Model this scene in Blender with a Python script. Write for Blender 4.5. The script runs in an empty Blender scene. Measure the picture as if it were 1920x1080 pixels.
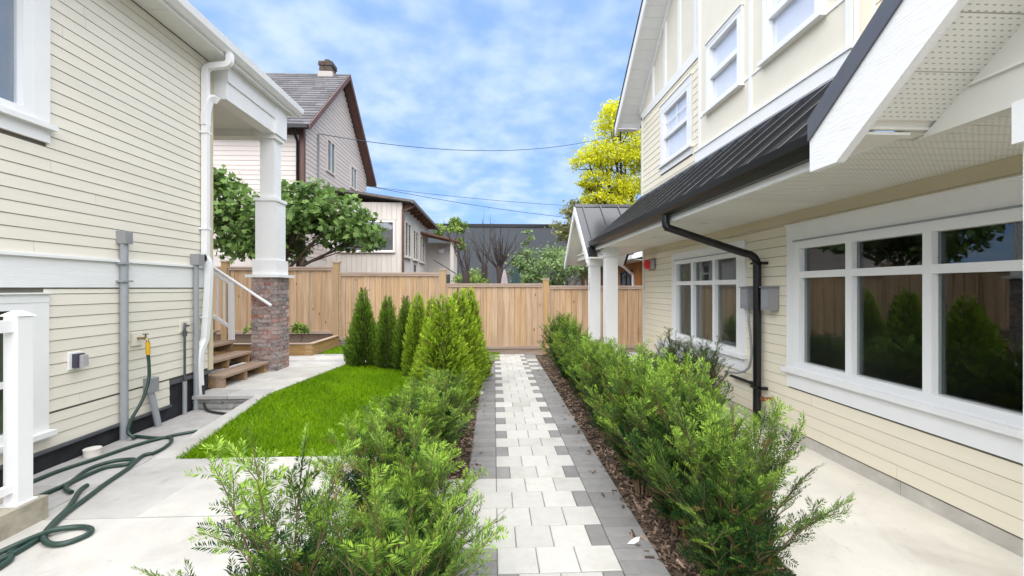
import bpy, math, random
import numpy as np
from mathutils import Vector
R = math.radians
S = bpy.context.scene
C = S.collection
# ---------------------------------------------------------------- camera, sky, sun, exposure
cd = bpy.data.cameras.new('camera'); cam = bpy.data.objects.new('camera', cd); C.objects.link(cam)
cam.location = (0, 0, 1.54); cam.rotation_euler = (R(90), 0, R(-2.464))
cd.sensor_width = 36; cd.lens = 790 / 1920 * 36; cd.clip_start = 0.05; cd.clip_end = 900
S.camera = cam
SUN_EL, SUN_AZ = 62, 188          # azimuth clockwise from +Y (high behind the camera, veiled)
W = bpy.data.worlds.new('World'); S.world = W; W.use_nodes = True
nt = W.node_tree; nt.nodes.clear()
def wn(t, **k):
    n = nt.nodes.new(t)
    for a, b in k.items(): setattr(n, a, b)
    return n
sky = wn('ShaderNodeTexSky', sky_type='NISHITA', sun_disc=False, sun_elevation=R(SUN_EL), sun_rotation=R(SUN_AZ), altitude=50, air_density=0.8, dust_density=0.0, ozone_density=4.0)
tc = wn('ShaderNodeTexCoord'); sep = wn('ShaderNodeSeparateXYZ'); nt.links.new(tc.outputs['Generated'], sep.inputs[0])
def wm(op, a, b):
    n = wn('ShaderNodeMath', operation=op)
    for i, v in enumerate((a, b)):
        if isinstance(v, (int, float)): n.inputs[i].default_value = v
        else: nt.links.new(v, n.inputs[i])
    return n.outputs[0]
zz = wm('ADD', wm('MAXIMUM', sep.outputs[2], 0.0), 0.22)
cx = wn('ShaderNodeCombineXYZ'); nt.links.new(wm('DIVIDE', sep.outputs[0], zz), cx.inputs[0]); nt.links.new(wm('DIVIDE', sep.outputs[1], zz), cx.inputs[1])
nz = wn('ShaderNodeTexNoise'); nz.inputs['Scale'].default_value = 2.1; nz.inputs['Detail'].default_value = 5; nz.inputs['Roughness'].default_value = 0.52; nz.inputs['Distortion'].default_value = 0.35
nt.links.new(cx.outputs[0], nz.inputs['Vector'])
nz2 = wn('ShaderNodeTexNoise'); nz2.inputs['Scale'].default_value = 7.5; nz2.inputs['Detail'].default_value = 3; nz2.inputs['Roughness'].default_value = 0.5
nt.links.new(cx.outputs[0], nz2.inputs['Vector'])
cn = wm('ADD', wm('MULTIPLY', nz.outputs[0], 0.62), wm('MULTIPLY', nz2.outputs[0], 0.38))
cr = wn('ShaderNodeMapRange', interpolation_type='SMOOTHSTEP'); cr.inputs['From Min'].default_value = 0.36; cr.inputs['From Max'].default_value = 0.68; cr.inputs['To Min'].default_value = 0.10; cr.inputs['To Max'].default_value = 0.90
nt.links.new(cn, cr.inputs['Value'])
mx = wn('ShaderNodeMix', data_type='RGBA'); nt.links.new(cr.outputs[0], mx.inputs['Factor'])
tint = wn('ShaderNodeMix', data_type='RGBA', blend_type='MULTIPLY'); tint.inputs['Factor'].default_value = 1
nt.links.new(sky.outputs[0], tint.inputs['A']); tint.inputs['B'].default_value = (1.0, 1.30, 1.9, 1)
ev = wn('ShaderNodeMix', data_type='RGBA'); ev.inputs['Factor'].default_value = 0.75; nt.links.new(tint.outputs['Result'], ev.inputs['A']); ev.inputs['B'].default_value = (2.3, 4.1, 7.4, 1)
nt.links.new(ev.outputs['Result'], mx.inputs['A']); mx.inputs['B'].default_value = (5.2, 6.3, 7.6, 1)
bg = wn('ShaderNodeBackground'); bg.inputs['Strength'].default_value = 0.060; nt.links.new(mx.outputs['Result'], bg.inputs['Color'])
wo = wn('ShaderNodeOutputWorld'); nt.links.new(bg.outputs[0], wo.inputs[0])
sd = bpy.data.lights.new('sun', 'SUN'); so = bpy.data.objects.new('sun', sd); C.objects.link(so)
sd.energy = 3.35; sd.angle = R(115); sd.color = (1.0, 0.95, 0.88)
az, el = R(SUN_AZ), R(SUN_EL)
sdir = Vector((math.sin(az) * math.cos(el), math.cos(az) * math.cos(el), math.sin(el)))
so.rotation_euler = sdir.to_track_quat('Z', 'Y').to_euler(); so.location = (0, 0, 30)
S.view_settings.view_transform = 'Standard'; S.view_settings.look = 'None'; S.view_settings.gamma = 1; S.view_settings.exposure = 1.32
S.view_settings.use_curve_mapping = False
S.cycles.use_denoising = True; S.cycles.max_bounces = 8; S.cycles.transparent_max_bounces = 16; S.cycles.sample_clamp_indirect = 6

# ---------------------------------------------------------------- materials
MATS = {}
def mat(name, col, rough=0.6, var=0.08, scale=8.0, stretch=(1, 1, 1), bump=0.0, bscale=None, rnd=0.0, spec=0.4, metal=0.0, col2=None, detail=4, sharp=(0.3, 0.7), stain=0, knots=False):
    m = bpy.data.materials.new(name); m.use_nodes = True; n = m.node_tree; L = n.links
    b = n.nodes['Principled BSDF']; b.inputs['Roughness'].default_value = rough; b.inputs['Specular IOR Level'].default_value = spec; b.inputs['Metallic'].default_value = metal
    t = n.nodes.new('ShaderNodeTexCoord'); oi = n.nodes.new('ShaderNodeObjectInfo')
    ad = n.nodes.new('ShaderNodeVectorMath'); ad.operation = 'MULTIPLY_ADD'; ad.inputs[1].default_value = (37, 53, 71)
    cb = n.nodes.new('ShaderNodeCombineXYZ')
    for i in range(3): L.new(oi.outputs['Random'], cb.inputs[i])
    L.new(cb.outputs[0], ad.inputs[0]); L.new(t.outputs['Object'], ad.inputs[2])
    if rnd == 0: ad.inputs[1].default_value = (0, 0, 0)
    mp = n.nodes.new('ShaderNodeMapping'); mp.inputs['Scale'].default_value = stretch; L.new(ad.outputs[0], mp.inputs[0])
    nz = n.nodes.new('ShaderNodeTexNoise'); nz.inputs['Scale'].default_value = scale; nz.inputs['Detail'].default_value = detail; nz.inputs['Roughness'].default_value = 0.6; L.new(mp.outputs[0], nz.inputs[0])
    mr = n.nodes.new('ShaderNodeMapRange'); mr.inputs[1].default_value = sharp[0]; mr.inputs[2].default_value = sharp[1]; L.new(nz.outputs[0], mr.inputs[0])
    mx = n.nodes.new('ShaderNodeMix'); mx.data_type = 'RGBA'; L.new(mr.outputs[0], mx.inputs['Factor'])
    c2 = col2 or tuple(min(1, c * (1 + var)) for c in col); c1 = tuple(c * (1 - var) for c in col) if not col2 else col
    mx.inputs['A'].default_value = (*c1, 1); mx.inputs['B'].default_value = (*c2, 1)
    out = mx.outputs['Result']
    if rnd:
        hs = n.nodes.new('ShaderNodeHueSaturation'); r2 = n.nodes.new('ShaderNodeMapRange'); r2.inputs[3].default_value = 1 - rnd; r2.inputs[4].default_value = 1 + rnd
        L.new(oi.outputs['Random'], r2.inputs[0]); L.new(r2.outputs[0], hs.inputs['Value']); L.new(out, hs.inputs['Color'])
        sp = n.nodes.new('ShaderNodeMath'); sp.operation = 'MULTIPLY'; sp.inputs[1].default_value = 17.3; L.new(oi.outputs['Random'], sp.inputs[0])
        fr = n.nodes.new('ShaderNodeMath'); fr.operation = 'FRACT'; L.new(sp.outputs[0], fr.inputs[0])
        r3 = n.nodes.new('ShaderNodeMapRange'); r3.inputs[3].default_value = 1 - rnd * .8; r3.inputs[4].default_value = 1 + rnd * .8; L.new(fr.outputs[0], r3.inputs[0]); L.new(r3.outputs[0], hs.inputs['Saturation'])
        out = hs.outputs[0]
    if knots:
        m2 = n.nodes.new('ShaderNodeMapping'); m2.inputs['Scale'].default_value = (6.5, 6.5, 2.6); L.new(ad.outputs[0], m2.inputs[0])
        vo = n.nodes.new('ShaderNodeTexVoronoi'); vo.inputs['Scale'].default_value = 1.0; L.new(m2.outputs[0], vo.inputs['Vector'])
        mk = n.nodes.new('ShaderNodeMapRange'); mk.inputs[1].default_value = .07; mk.inputs[2].default_value = .13; mk.inputs[3].default_value = .85; mk.inputs[4].default_value = 0; L.new(vo.outputs['Distance'], mk.inputs[0])
        mq = n.nodes.new('ShaderNodeMix'); mq.data_type = 'RGBA'; L.new(mk.outputs[0], mq.inputs['Factor']); L.new(out, mq.inputs['A']); mq.inputs['B'].default_value = (.16, .075, .035, 1); out = mq.outputs['Result']
    if stain:
        for sc_, lo, hi, am in ((1.1, .50, .66, stain), (9.0, .60, .72, stain * .8), (55.0, .62, .72, stain)):
            ns = n.nodes.new('ShaderNodeTexNoise'); ns.inputs['Scale'].default_value = sc_; ns.inputs['Detail'].default_value = 5; ns.inputs['Roughness'].default_value = .65; ns.inputs['Distortion'].default_value = .6; L.new(mp.outputs[0], ns.inputs[0])
            ms = n.nodes.new('ShaderNodeMapRange'); ms.inputs[1].default_value = lo; ms.inputs[2].default_value = hi; ms.inputs[3].default_value = 0; ms.inputs[4].default_value = am; L.new(ns.outputs[0], ms.inputs[0])
            mm = n.nodes.new('ShaderNodeMix'); mm.data_type = 'RGBA'; mm.blend_type = 'MULTIPLY'; L.new(ms.outputs[0], mm.inputs['Factor']); L.new(out, mm.inputs['A']); mm.inputs['B'].default_value = (.42, .37, .30, 1); out = mm.outputs['Result']
    L.new(out, b.inputs['Base Color'])
    if bump:
        n2 = n.nodes.new('ShaderNodeTexNoise'); n2.inputs['Scale'].default_value = bscale or scale * 6; n2.inputs['Detail'].default_value = 3; L.new(mp.outputs[0], n2.inputs[0])
        bp = n.nodes.new('ShaderNodeBump'); bp.inputs['Strength'].default_value = bump; bp.inputs['Distance'].default_value = 0.01; L.new(n2.outputs[0], bp.inputs['Height']); L.new(bp.outputs[0], b.inputs['Normal'])
    MATS[name] = m
    return m
mat('cream', (0.755, 0.71, 0.61), 0.62, 0.03, 3, (6, .6, 6), 0.12, 22, rnd=0.025)
mat('cream_r', (0.79, 0.725, 0.575), 0.62, 0.03, 3, (6, .6, 6), 0.12, 22, rnd=0.02)
mat('sheathing_shade', (0.16, 0.145, 0.12), 0.9, 0.1, 5)  # wall core coloured dark: painted shadow lines in the gaps between lap boards
mat('cream_panel', (0.74, 0.695, 0.58), 0.7, 0.02, 5, bump=0.12, bscale=90)
mat('cream_trim', (0.62, 0.545, 0.39), 0.6, 0.03, 4)
mat('white', (0.80, 0.80, 0.79), 0.5, 0.025, 5, bump=0.06, bscale=60)
mat('white_wood', (0.80, 0.80, 0.79), 0.55, 0.04, 12, (3, .35, 6), 0.3, 30)
mat('vinyl', (0.82, 0.82, 0.815), 0.32, 0.01, 4)
mat('offwhite', (0.70, 0.69, 0.63), 0.5, 0.02, 3)
mat('foundation', (0.022, 0.022, 0.026), 0.75, 0.4, 6, bump=0.3)
mat('flashing', (0.09, 0.095, 0.105), 0.5, 0.2, 10)
mat('conc', (0.50, 0.48, 0.435), 0.85, 0.15, 2.2, bump=0.12, bscale=70, detail=8, stain=.30)
mat('conc_grey', (0.43, 0.415, 0.385), 0.85, 0.17, 2.6, bump=0.12, bscale=70, detail=8, stain=.30)
mat('conc_warm', (0.80, 0.755, 0.66), 0.85, 0.10, 2.0, bump=0.10, bscale=60, detail=8, stain=.30)
mat('conc_old', (0.40, 0.36, 0.28), 0.9, 0.35, 5, bump=0.5, bscale=40, detail=8)
mat('conc_found', (0.52, 0.49, 0.44), 0.9, 0.15, 5, bump=0.3, bscale=30, detail=6, stain=.30)
mat('paver_light', (0.495, 0.478, 0.435), 0.85, 0.05, 14, bump=0.2, bscale=170, rnd=0.075, detail=8, stain=.22)
mat('paver_dark', (0.225, 0.216, 0.205), 0.85, 0.10, 12, bump=0.25, bscale=150, rnd=0.13, detail=8, stain=.22)
mat('paver_grey', (0.40, 0.385, 0.365), 0.85, 0.08, 6, bump=0.2, bscale=130, rnd=0.06, detail=8, stain=.22)
mat('joint_sand', (0.20, 0.19, 0.17), 0.95, 0.3, 30)
mat('stone', (0.24, 0.235, 0.22), 0.9, 0.30, 9, bump=1.0, bscale=22, rnd=0.15, detail=8)
mat('soil', (0.075, 0.052, 0.035), 0.95, 0.4, 20, bump=0.8, bscale=60)
mat('earth', (0.10, 0.085, 0.06), 0.95, 0.3, 3)
mat('lawn_base', (0.08, 0.15, 0.02), 0.95, 0.3, 14)
mat('cedar_wood', (0.42, 0.255, 0.135), 0.7, 0, 2.6, (9, 9, .5), 0.25, 20, rnd=0.12, col2=(0.66, 0.465, 0.295), detail=8, sharp=(.28, .72), knots=True)
mat('post_wood', (0.42, 0.265, 0.125), 0.7, 0, 3.0, (8, 8, .6), 0.25, 20, rnd=0.08, col2=(0.50, 0.33, 0.17))
mat('rail_wood', (0.40, 0.29, 0.215), 0.75, 0, 3.0, (.6, 8, 8), 0.25, 20, rnd=0.06, col2=(0.52, 0.40, 0.32))
mat('dark_wood', (0.19, 0.125, 0.09), 0.8, 0.2, 5)
mat('tread_wood', (0.29, 0.195, 0.135), 0.7, 0, 3.5, (8, .7, 8), 0.3, 22, rnd=0.08, col2=(0.40, 0.295, 0.22))
mat('stringer_wood', (0.25, 0.15, 0.08), 0.75, 0, 4, (4, 4, 4), 0.2, 22, rnd=0.1, col2=(0.44, 0.29, 0.16))
mat('planter_wood', (0.30, 0.175, 0.08), 0.7, 0, 3.5, (.8, 6, 8), 0.2, 22, rnd=0.12, col2=(0.50, 0.33, 0.16))
mat('mortar', (0.42, 0.375, 0.345), 0.95, 0.12, 25, bump=0.3)
mat('brick_a', (0.25, 0.15, 0.135), 0.9, 0, 17, bump=0.5, bscale=60, rnd=0.25, col2=(0.47, 0.39, 0.36), sharp=(.34, .68))
mat('brick_b', (0.165, 0.125, 0.12), 0.9, 0, 15, bump=0.5, bscale=60, rnd=0.25, col2=(0.46, 0.40, 0.38), sharp=(.36, .74))
mat('brick_c', (0.31, 0.135, 0.11), 0.9, 0, 14, bump=0.5, bscale=60, rnd=0.2, col2=(0.48, 0.34, 0.30), sharp=(.38, .76))
mat('black_metal', (0.008, 0.008, 0.009), 0.3, 0.1, 5, spec=0.35)
mat('roof_metal', (0.045, 0.046, 0.05), 0.2, 0.08, 3, spec=0.8, metal=0.45)
mat('drip_metal', (0.10, 0.105, 0.125), 0.35, 0.06, 6, spec=0.5)
mat('grey_pvc', (0.30, 0.315, 0.33), 0.5, 0.05, 8)
mat('grey_box', (0.27, 0.275, 0.28), 0.5, 0.06, 8)
mat('steel_dark', (0.10, 0.105, 0.11), 0.45, 0.2, 20, metal=0.5)
mat('brass', (0.35, 0.26, 0.12), 0.35, 0.15, 20, metal=0.9)
mat('copper_red', (0.33, 0.11, 0.075), 0.4, 0.2, 40, metal=0.5)
mat('hose', (0.022, 0.05, 0.038), 0.38, 0.15, 30, spec=0.5)
mat('hose_black', (0.025, 0.03, 0.026), 0.45, 0.15, 30)
mat('yellow', (0.62, 0.36, 0.02), 0.4, 0.05, 8)
mat('red', (0.70, 0.02, 0.02), 0.35, 0.05, 8)
mat('dark_plastic', (0.05, 0.045, 0.075), 0.35, 0.1, 8)
mat('clear_plastic', (0.42, 0.40, 0.42), 0.2, 0.05, 8)
mat('dark_slot', (0.012, 0.012, 0.012), 0.8, 0.0, 8)
mat('house_siding', (0.62, 0.55, 0.50), 0.7, 0.05, 3, (.6, .6, 6), rnd=0.04)
mat('house_siding_g', (0.57, 0.49, 0.44), 0.7, 0.05, 3, (.6, .6, 6), rnd=0.04)
mat('brown_trim', (0.125, 0.062, 0.048), 0.6, 0.15, 6)
mat('shingle', (0.125, 0.12, 0.125), 0.9, 0.2, 12, rnd=0.28)
mat('chimney', (0.10, 0.075, 0.06), 0.9, 0.3, 20, rnd=0.25)
mat('shed_wall', (0.64, 0.585, 0.525), 0.75, 0.07, 3, (3, 3, .4), rnd=0.05)
mat('rust_wood', (0.16, 0.075, 0.045), 0.8, 0.25, 8)
mat('roof_edge', (0.14, 0.125, 0.115), 0.8, 0.2, 9)
mat('dark_building', (0.075, 0.082, 0.092), 0.85, 0.10, 2.5, (1, 1, 5), rnd=0.03)
mat('cabin_wood', (0.33, 0.125, 0.035), 0.65, 0.2, 3, (6, 6, .6), rnd=0.15)
mat('interior', (0.16, 0.15, 0.135), 0.9, 0.1, 2)
mat('interior_floor', (0.22, 0.16, 0.10), 0.6, 0.15, 3)
mat('blind', (0.85, 0.85, 0.88), 0.8, 0.03, 3)
mat('blind_dark', (0.24, 0.27, 0.30), 0.8, 0.06, 40, (1, 1, 1))
mat('bark', (0.14, 0.10, 0.075), 0.9, 0.35, 30, (2, 2, .5), 0.5, 40)
mat('twig', (0.16, 0.105, 0.055), 0.85, 0.25, 30)
mat('bare_bark', (0.05, 0.036, 0.032), 0.9, 0.3, 20, (2, 2, .6), 0.4, 30)
mat('umb_pink', (0.40, 0.345, 0.345), 0.85, 0.06, 8)
mat('umb_green', (0.035, 0.065, 0.065), 0.85, 0.1, 8)
mat('cable', (0.03, 0.06, 0.10), 0.6, 0.05, 8)
mat('digit', (0.02, 0.02, 0.02), 0.5, 0, 8)
mat('sprinkler', (0.72, 0.68, 0.62), 0.6, 0.06, 9)
mat('litter', (0.75, 0.75, 0.75), 0.8, 0.05, 9)
mat('ac_metal', (0.50, 0.505, 0.50), 0.5, 0.03, 6)

def leafmat(name, dark, light, trans=0.3, rough=0.5):
    m = bpy.data.materials.new(name); m.use_nodes = True; n = m.node_tree; L = n.links
    b = n.nodes['Principled BSDF']; b.inputs['Roughness'].default_value = rough; b.inputs['Specular IOR Level'].default_value = 0.22
    at = n.nodes.new('ShaderNodeAttribute'); at.attribute_name = 'tint'
    sp = n.nodes.new('ShaderNodeSeparateColor'); L.new(at.outputs['Color'], sp.inputs[0])
    mx = n.nodes.new('ShaderNodeMix'); mx.data_type = 'RGBA'; L.new(sp.outputs[0], mx.inputs['Factor']); mx.inputs['A'].default_value = (*dark, 1); mx.inputs['B'].default_value = (*light, 1)
    bx = n.nodes.new('ShaderNodeMix'); bx.data_type = 'RGBA'; L.new(sp.outputs[2], bx.inputs['Factor']); L.new(mx.outputs['Result'], bx.inputs['A']); bx.inputs['B'].default_value = (0.20, 0.115, 0.045, 1)
    hs = n.nodes.new('ShaderNodeHueSaturation'); L.new(bx.outputs['Result'], hs.inputs['Color'])
    mr = n.nodes.new('ShaderNodeMapRange'); mr.inputs[3].default_value = 0.62; mr.inputs[4].default_value = 1.38; L.new(sp.outputs[1], mr.inputs[0]); L.new(mr.outputs[0], hs.inputs['Value'])
    L.new(hs.outputs[0], b.inputs['Base Color'])
    tr = n.nodes.new('ShaderNodeBsdfTranslucent'); L.new(hs.outputs[0], tr.inputs[0])
    ms = n.nodes.new('ShaderNodeMixShader'); ms.inputs[0].default_value = trans; L.new(b.outputs[0], ms.inputs[1]); L.new(tr.outputs[0], ms.inputs[2])
    L.new(ms.outputs[0], n.nodes['Material Output'].inputs[0])
    MATS[name] = m
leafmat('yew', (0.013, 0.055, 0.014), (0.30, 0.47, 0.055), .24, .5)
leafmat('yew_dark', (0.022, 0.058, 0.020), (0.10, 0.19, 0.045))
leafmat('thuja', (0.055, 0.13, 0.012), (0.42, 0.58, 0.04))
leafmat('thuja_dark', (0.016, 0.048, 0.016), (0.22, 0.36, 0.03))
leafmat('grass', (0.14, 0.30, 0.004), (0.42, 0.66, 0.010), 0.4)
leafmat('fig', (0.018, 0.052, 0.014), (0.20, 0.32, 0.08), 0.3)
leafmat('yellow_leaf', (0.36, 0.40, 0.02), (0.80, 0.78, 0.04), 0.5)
leafmat('bush_leaf', (0.05, 0.10, 0.035), (0.26, 0.36, 0.14), 0.3)
leafmat('lime_leaf', (0.08, 0.15, 0.03), (0.30, 0.42, 0.09), 0.35)
leafmat('brown_leaf', (0.13, 0.14, 0.05), (0.38, 0.38, 0.16), 0.35)
leafmat('mulch', (0.055, 0.036, 0.025), (0.32, 0.225, 0.16), 0.0, 0.9)

def glassmat(name, ior, tint):
    m = bpy.data.materials.new(name); m.use_nodes = True; n = m.node_tree; L = n.links
    n.nodes.remove(n.nodes['Principled BSDF'])
    fr = n.nodes.new('ShaderNodeFresnel'); ge = n.nodes.new('ShaderNodeNewGeometry'); io = n.nodes.new('ShaderNodeMapRange'); io.inputs[3].default_value = ior; io.inputs[4].default_value = 1 / ior; L.new(ge.outputs['Backfacing'], io.inputs[0]); L.new(io.outputs[0], fr.inputs[0])
    tr = n.nodes.new('ShaderNodeBsdfTransparent'); tr.inputs[0].default_value = (*tint, 1)
    gl = n.nodes.new('ShaderNodeBsdfGlossy'); gl.inputs['Roughness'].default_value = 0.012; gl.inputs[0].default_value = (0.95, 0.97, 1, 1)
    ms = n.nodes.new('ShaderNodeMixShader'); L.new(fr.outputs[0], ms.inputs[0]); L.new(tr.outputs[0], ms.inputs[1]); L.new(gl.outputs[0], ms.inputs[2])
    L.new(ms.outputs[0], n.nodes['Material Output'].inputs[0]); MATS[name] = m
glassmat('glass', 1.6, (0.80, 0.84, 0.82)); glassmat('glass_hi', 1.5, (0.95, 0.96, 0.98))

def soffitmat(name, col, px, py, axis_slots=True):
    m = bpy.data.materials.new(name); m.use_nodes = True; n = m.node_tree; L = n.links; b = n.nodes['Principled BSDF']; b.inputs['Roughness'].default_value = 0.5
    t = n.nodes.new('ShaderNodeTexCoord'); sp = n.nodes.new('ShaderNodeSeparateXYZ'); L.new(t.outputs['Object'], sp.inputs[0])
    def M(op, a, bb):
        k = n.nodes.new('ShaderNodeMath'); k.operation = op
        for i, v in enumerate((a, bb)):
            if isinstance(v, (int, float)): k.inputs[i].default_value = v
            else: L.new(v, k.inputs[i])
        return k.outputs[0]
    fy = M('MULTIPLY', sp.outputs[1], py); row = M('FLOOR', fy, 0)
    fx = M('ADD', M('MULTIPLY', sp.outputs[0], px), M('MULTIPLY', row, 0.37))
    slot = M('MULTIPLY', M('LESS_THAN', M('FRACT', fx, 0), 0.42), M('LESS_THAN', M('FRACT', fy, 0), 0.22))
    mx = n.nodes.new('ShaderNodeMix'); mx.data_type = 'RGBA'; L.new(slot, mx.inputs['Factor']); mx.inputs['A'].default_value = (*col, 1); mx.inputs['B'].default_value = tuple(c * .45 for c in col) + (1,)
    L.new(mx.outputs['Result'], b.inputs['Base Color']); MATS[name] = m
soffitmat('soffit_perf', (0.74, 0.73, 0.67), 30, 58); mat('soffit', (0.76, 0.75, 0.69), 0.5, 0.02, 3); mat('soffit_white', (0.76, 0.76, 0.74), 0.5, 0.02, 3)

# ---------------------------------------------------------------- helpers
def origin(o):
    v = Vector((0, 0, 0))
    while o is not None: v += o.location; o = o.parent
    return v
def tag(o, label=None, cat=None, group=None, kind=None):
    for k, v in (('label', label), ('category', cat), ('group', group), ('kind', kind)):
        if v: o[k] = v
    return o
def thing(name, loc, label, cat, group=None):
    o = bpy.data.objects.new(name, None); C.objects.link(o); o.location = loc; o.empty_display_size = 0.1
    return tag(o, label, cat, group)
def link(name, me, parent=None, loc=None):
    o = bpy.data.objects.new(name, me); C.objects.link(o)
    if parent is not None: o.parent = parent
    if loc is not None: o.location = Vector(loc) - (origin(parent) if parent is not None else Vector((0, 0, 0)))
    return o
def npmesh(name, V, F, m, tint=None, smooth=False):
    V = np.asarray(V, np.float32); F = np.asarray(F, np.int32); k = F.shape[1]
    me = bpy.data.meshes.new(name); me.vertices.add(len(V)); me.vertices.foreach_set('co', V.ravel())
    me.loops.add(F.size); me.loops.foreach_set('vertex_index', F.ravel())
    me.polygons.add(len(F)); me.polygons.foreach_set('loop_start', np.arange(0, F.size, k, dtype=np.int32)); me.polygons.foreach_set('loop_total', np.full(len(F), k, np.int32))
    if smooth: me.polygons.foreach_set('use_smooth', np.ones(len(F), bool))
    if tint is not None:
        a = me.attributes.new('tint', 'FLOAT_COLOR', 'POINT'); a.data.foreach_set('color', np.asarray(tint, np.float32).ravel())
    me.update(calc_edges=True); me.materials.append(MATS[m]); return me
class MB:
    def __init__(s): s.v = []; s.f = []; s.sm = []
    def add(s, vs, fs, smooth=False):
        b = len(s.v); s.v += [tuple(p) for p in vs]; s.f += [tuple(b + i for i in f) for f in fs]; s.sm += [smooth] * len(fs); return s
    def hexa(s, p): return s.add(p, [(0, 3, 2, 1), (4, 5, 6, 7), (0, 1, 5, 4), (1, 2, 6, 5), (2, 3, 7, 6), (3, 0, 4, 7)])
    def box(s, x0, x1, y0, y1, z0, z1):
        x0, x1 = sorted((x0, x1)); y0, y1 = sorted((y0, y1)); z0, z1 = sorted((z0, z1))
        return s.hexa([(x0, y0, z0), (x1, y0, z0), (x1, y1, z0), (x0, y1, z0), (x0, y0, z1), (x1, y0, z1), (x1, y1, z1), (x0, y1, z1)])
    def cbox(s, x0, x1, y0, y1, z0, z1, c=0.004):       # box with chamfered top edges
        x0, x1 = sorted((x0, x1)); y0, y1 = sorted((y0, y1))
        p = []
        for (d, z) in ((0, z0), (0, z1 - c), (c, z1)):
            p += [(x0 + d, y0 + d, z), (x1 - d, y0 + d, z), (x1 - d, y1 - d, z), (x0 + d, y1 - d, z)]
        f = [(3, 2, 1, 0), (8, 9, 10, 11)]
        for k in (0, 4):
            for i in range(4): j = (i + 1) % 4; f.append((k + i, k + j, k + 4 + j, k + 4 + i))
        return s.add(p, f)
    def prism(s, poly, d):                              # poly: 3D points of a planar outline, d: extrusion vector
        n = len(poly); d = Vector(d); a = [Vector(p) for p in poly]; v = a + [p + d for p in a]
        return s.add(v, [tuple(range(n - 1, -1, -1)), tuple(range(n, 2 * n))] + [(i, (i + 1) % n, n + (i + 1) % n, n + i) for i in range(n)])
    def tube(s, pts, r, seg=8, smooth=True, caps=True):
        pts = [Vector(p) for p in pts]; n = len(pts); rr = r if isinstance(r, (list, tuple)) else [r] * n
        ref = Vector((0, 0, 1)); rings = []; prev = None
        for i, p in enumerate(pts):
            t = (pts[min(i + 1, n - 1)] - pts[max(i - 1, 0)]).normalized()
            if prev is None:
                a = t.cross(ref) if abs(t.z) < .95 else t.cross(Vector((1, 0, 0)))
            else: a = prev - t * prev.dot(t)
            a.normalize(); prev = a; b = t.cross(a)
            rings.append([p + (a * math.cos(2 * math.pi * k / seg) + b * math.sin(2 * math.pi * k / seg)) * rr[i] for k in range(seg)])
        v = [q for ring in rings for q in ring]
        f = [(i * seg + k, i * seg + (k + 1) % seg, (i + 1) * seg + (k + 1) % seg, (i + 1) * seg + k) for i in range(n - 1) for k in range(seg)]
        s.add(v, f, smooth)
        if caps:
            s.add(rings[0], [tuple(range(seg - 1, -1, -1))]); s.add(rings[-1], [tuple(range(seg))])
        return s
    def sweep(s, pts, w, h, up=(0, 0, 1)):              # rectangular section along a path
        pts = [Vector(p) for p in pts]; n = len(pts); prev = None; v = []
        for i, p in enumerate(pts):
            t = (pts[min(i + 1, n - 1)] - pts[max(i - 1, 0)]).normalized()
            a = (t.cross(Vector(up)) if prev is None else prev - t * prev.dot(t)).normalized(); prev = a; b = a.cross(t)
            v += [p + a * w / 2 + b * h / 2, p - a * w / 2 + b * h / 2, p - a * w / 2 - b * h / 2, p + a * w / 2 - b * h / 2]
        f = [(0, 1, 2, 3), tuple(4 * (n - 1) + k for k in (3, 2, 1, 0))]
        f += [(4 * i + k, 4 * i + 4 + k, 4 * i + 4 + (k + 1) % 4, 4 * i + (k + 1) % 4) for i in range(n - 1) for k in range(4)]
        return s.add(v, f)
    def mesh(s, name, m, off=Vector((0, 0, 0))):
        me = bpy.data.meshes.new(name); me.from_pydata([(p[0] - off[0], p[1] - off[1], p[2] - off[2]) for p in s.v], [], s.f)
        if any(s.sm): me.polygons.foreach_set('use_smooth', s.sm)
        me.update(); me.materials.append(MATS[m]); return me
    def build(s, name, m, parent=None, base=None):
        off = origin(parent) if parent is not None else Vector(base or (0, 0, 0))
        o = link(name, s.mesh(name, m, off), parent)
        if parent is None: o.location = off
        return o
def smooth_path(pts, n=6):
    P = [Vector(p) for p in pts]; out = []
    for i in range(len(P) - 1):
        a, b, c, d = P[max(i - 1, 0)], P[i], P[i + 1], P[min(i + 2, len(P) - 1)]
        for k in range(n):
            t = k / n; out.append(0.5 * ((2 * b) + (c - a) * t + (2 * a - 5 * b + 4 * c - d) * t * t + (3 * b - a - 3 * c + d) * t ** 3))
    out.append(P[-1]); return out
class Wall:                                             # maps (along, height, outwards) to the world for a wall facing an axis
    def __init__(s, ax, c, sg): s.ax = ax; s.c = c; s.sg = sg
    def P(s, a, z, d): return (s.c + s.sg * d, a, z) if s.ax == 'x' else (a, s.c + s.sg * d, z)
    def box(s, mb, a0, a1, z0, z1, d0, d1):
        p, q = s.P(a0, z0, d0), s.P(a1, z1, d1); return mb.box(p[0], q[0], p[1], q[1], p[2], q[2])
def cuts(a0, a1, holes):                                # intervals of [a0,a1] left after taking holes out
    out = [(a0, a1)]
    for h0, h1 in holes:
        nw = []
        for x0, x1 in out:
            if h1 <= x0 or h0 >= x1: nw.append((x0, x1))
            else:
                if h0 > x0: nw.append((x0, h0))
                if h1 < x1: nw.append((h1, x1))
        out = nw
    return [(x, y) for x, y in out if y - x > 0.01]
BOARD = {}
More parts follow.
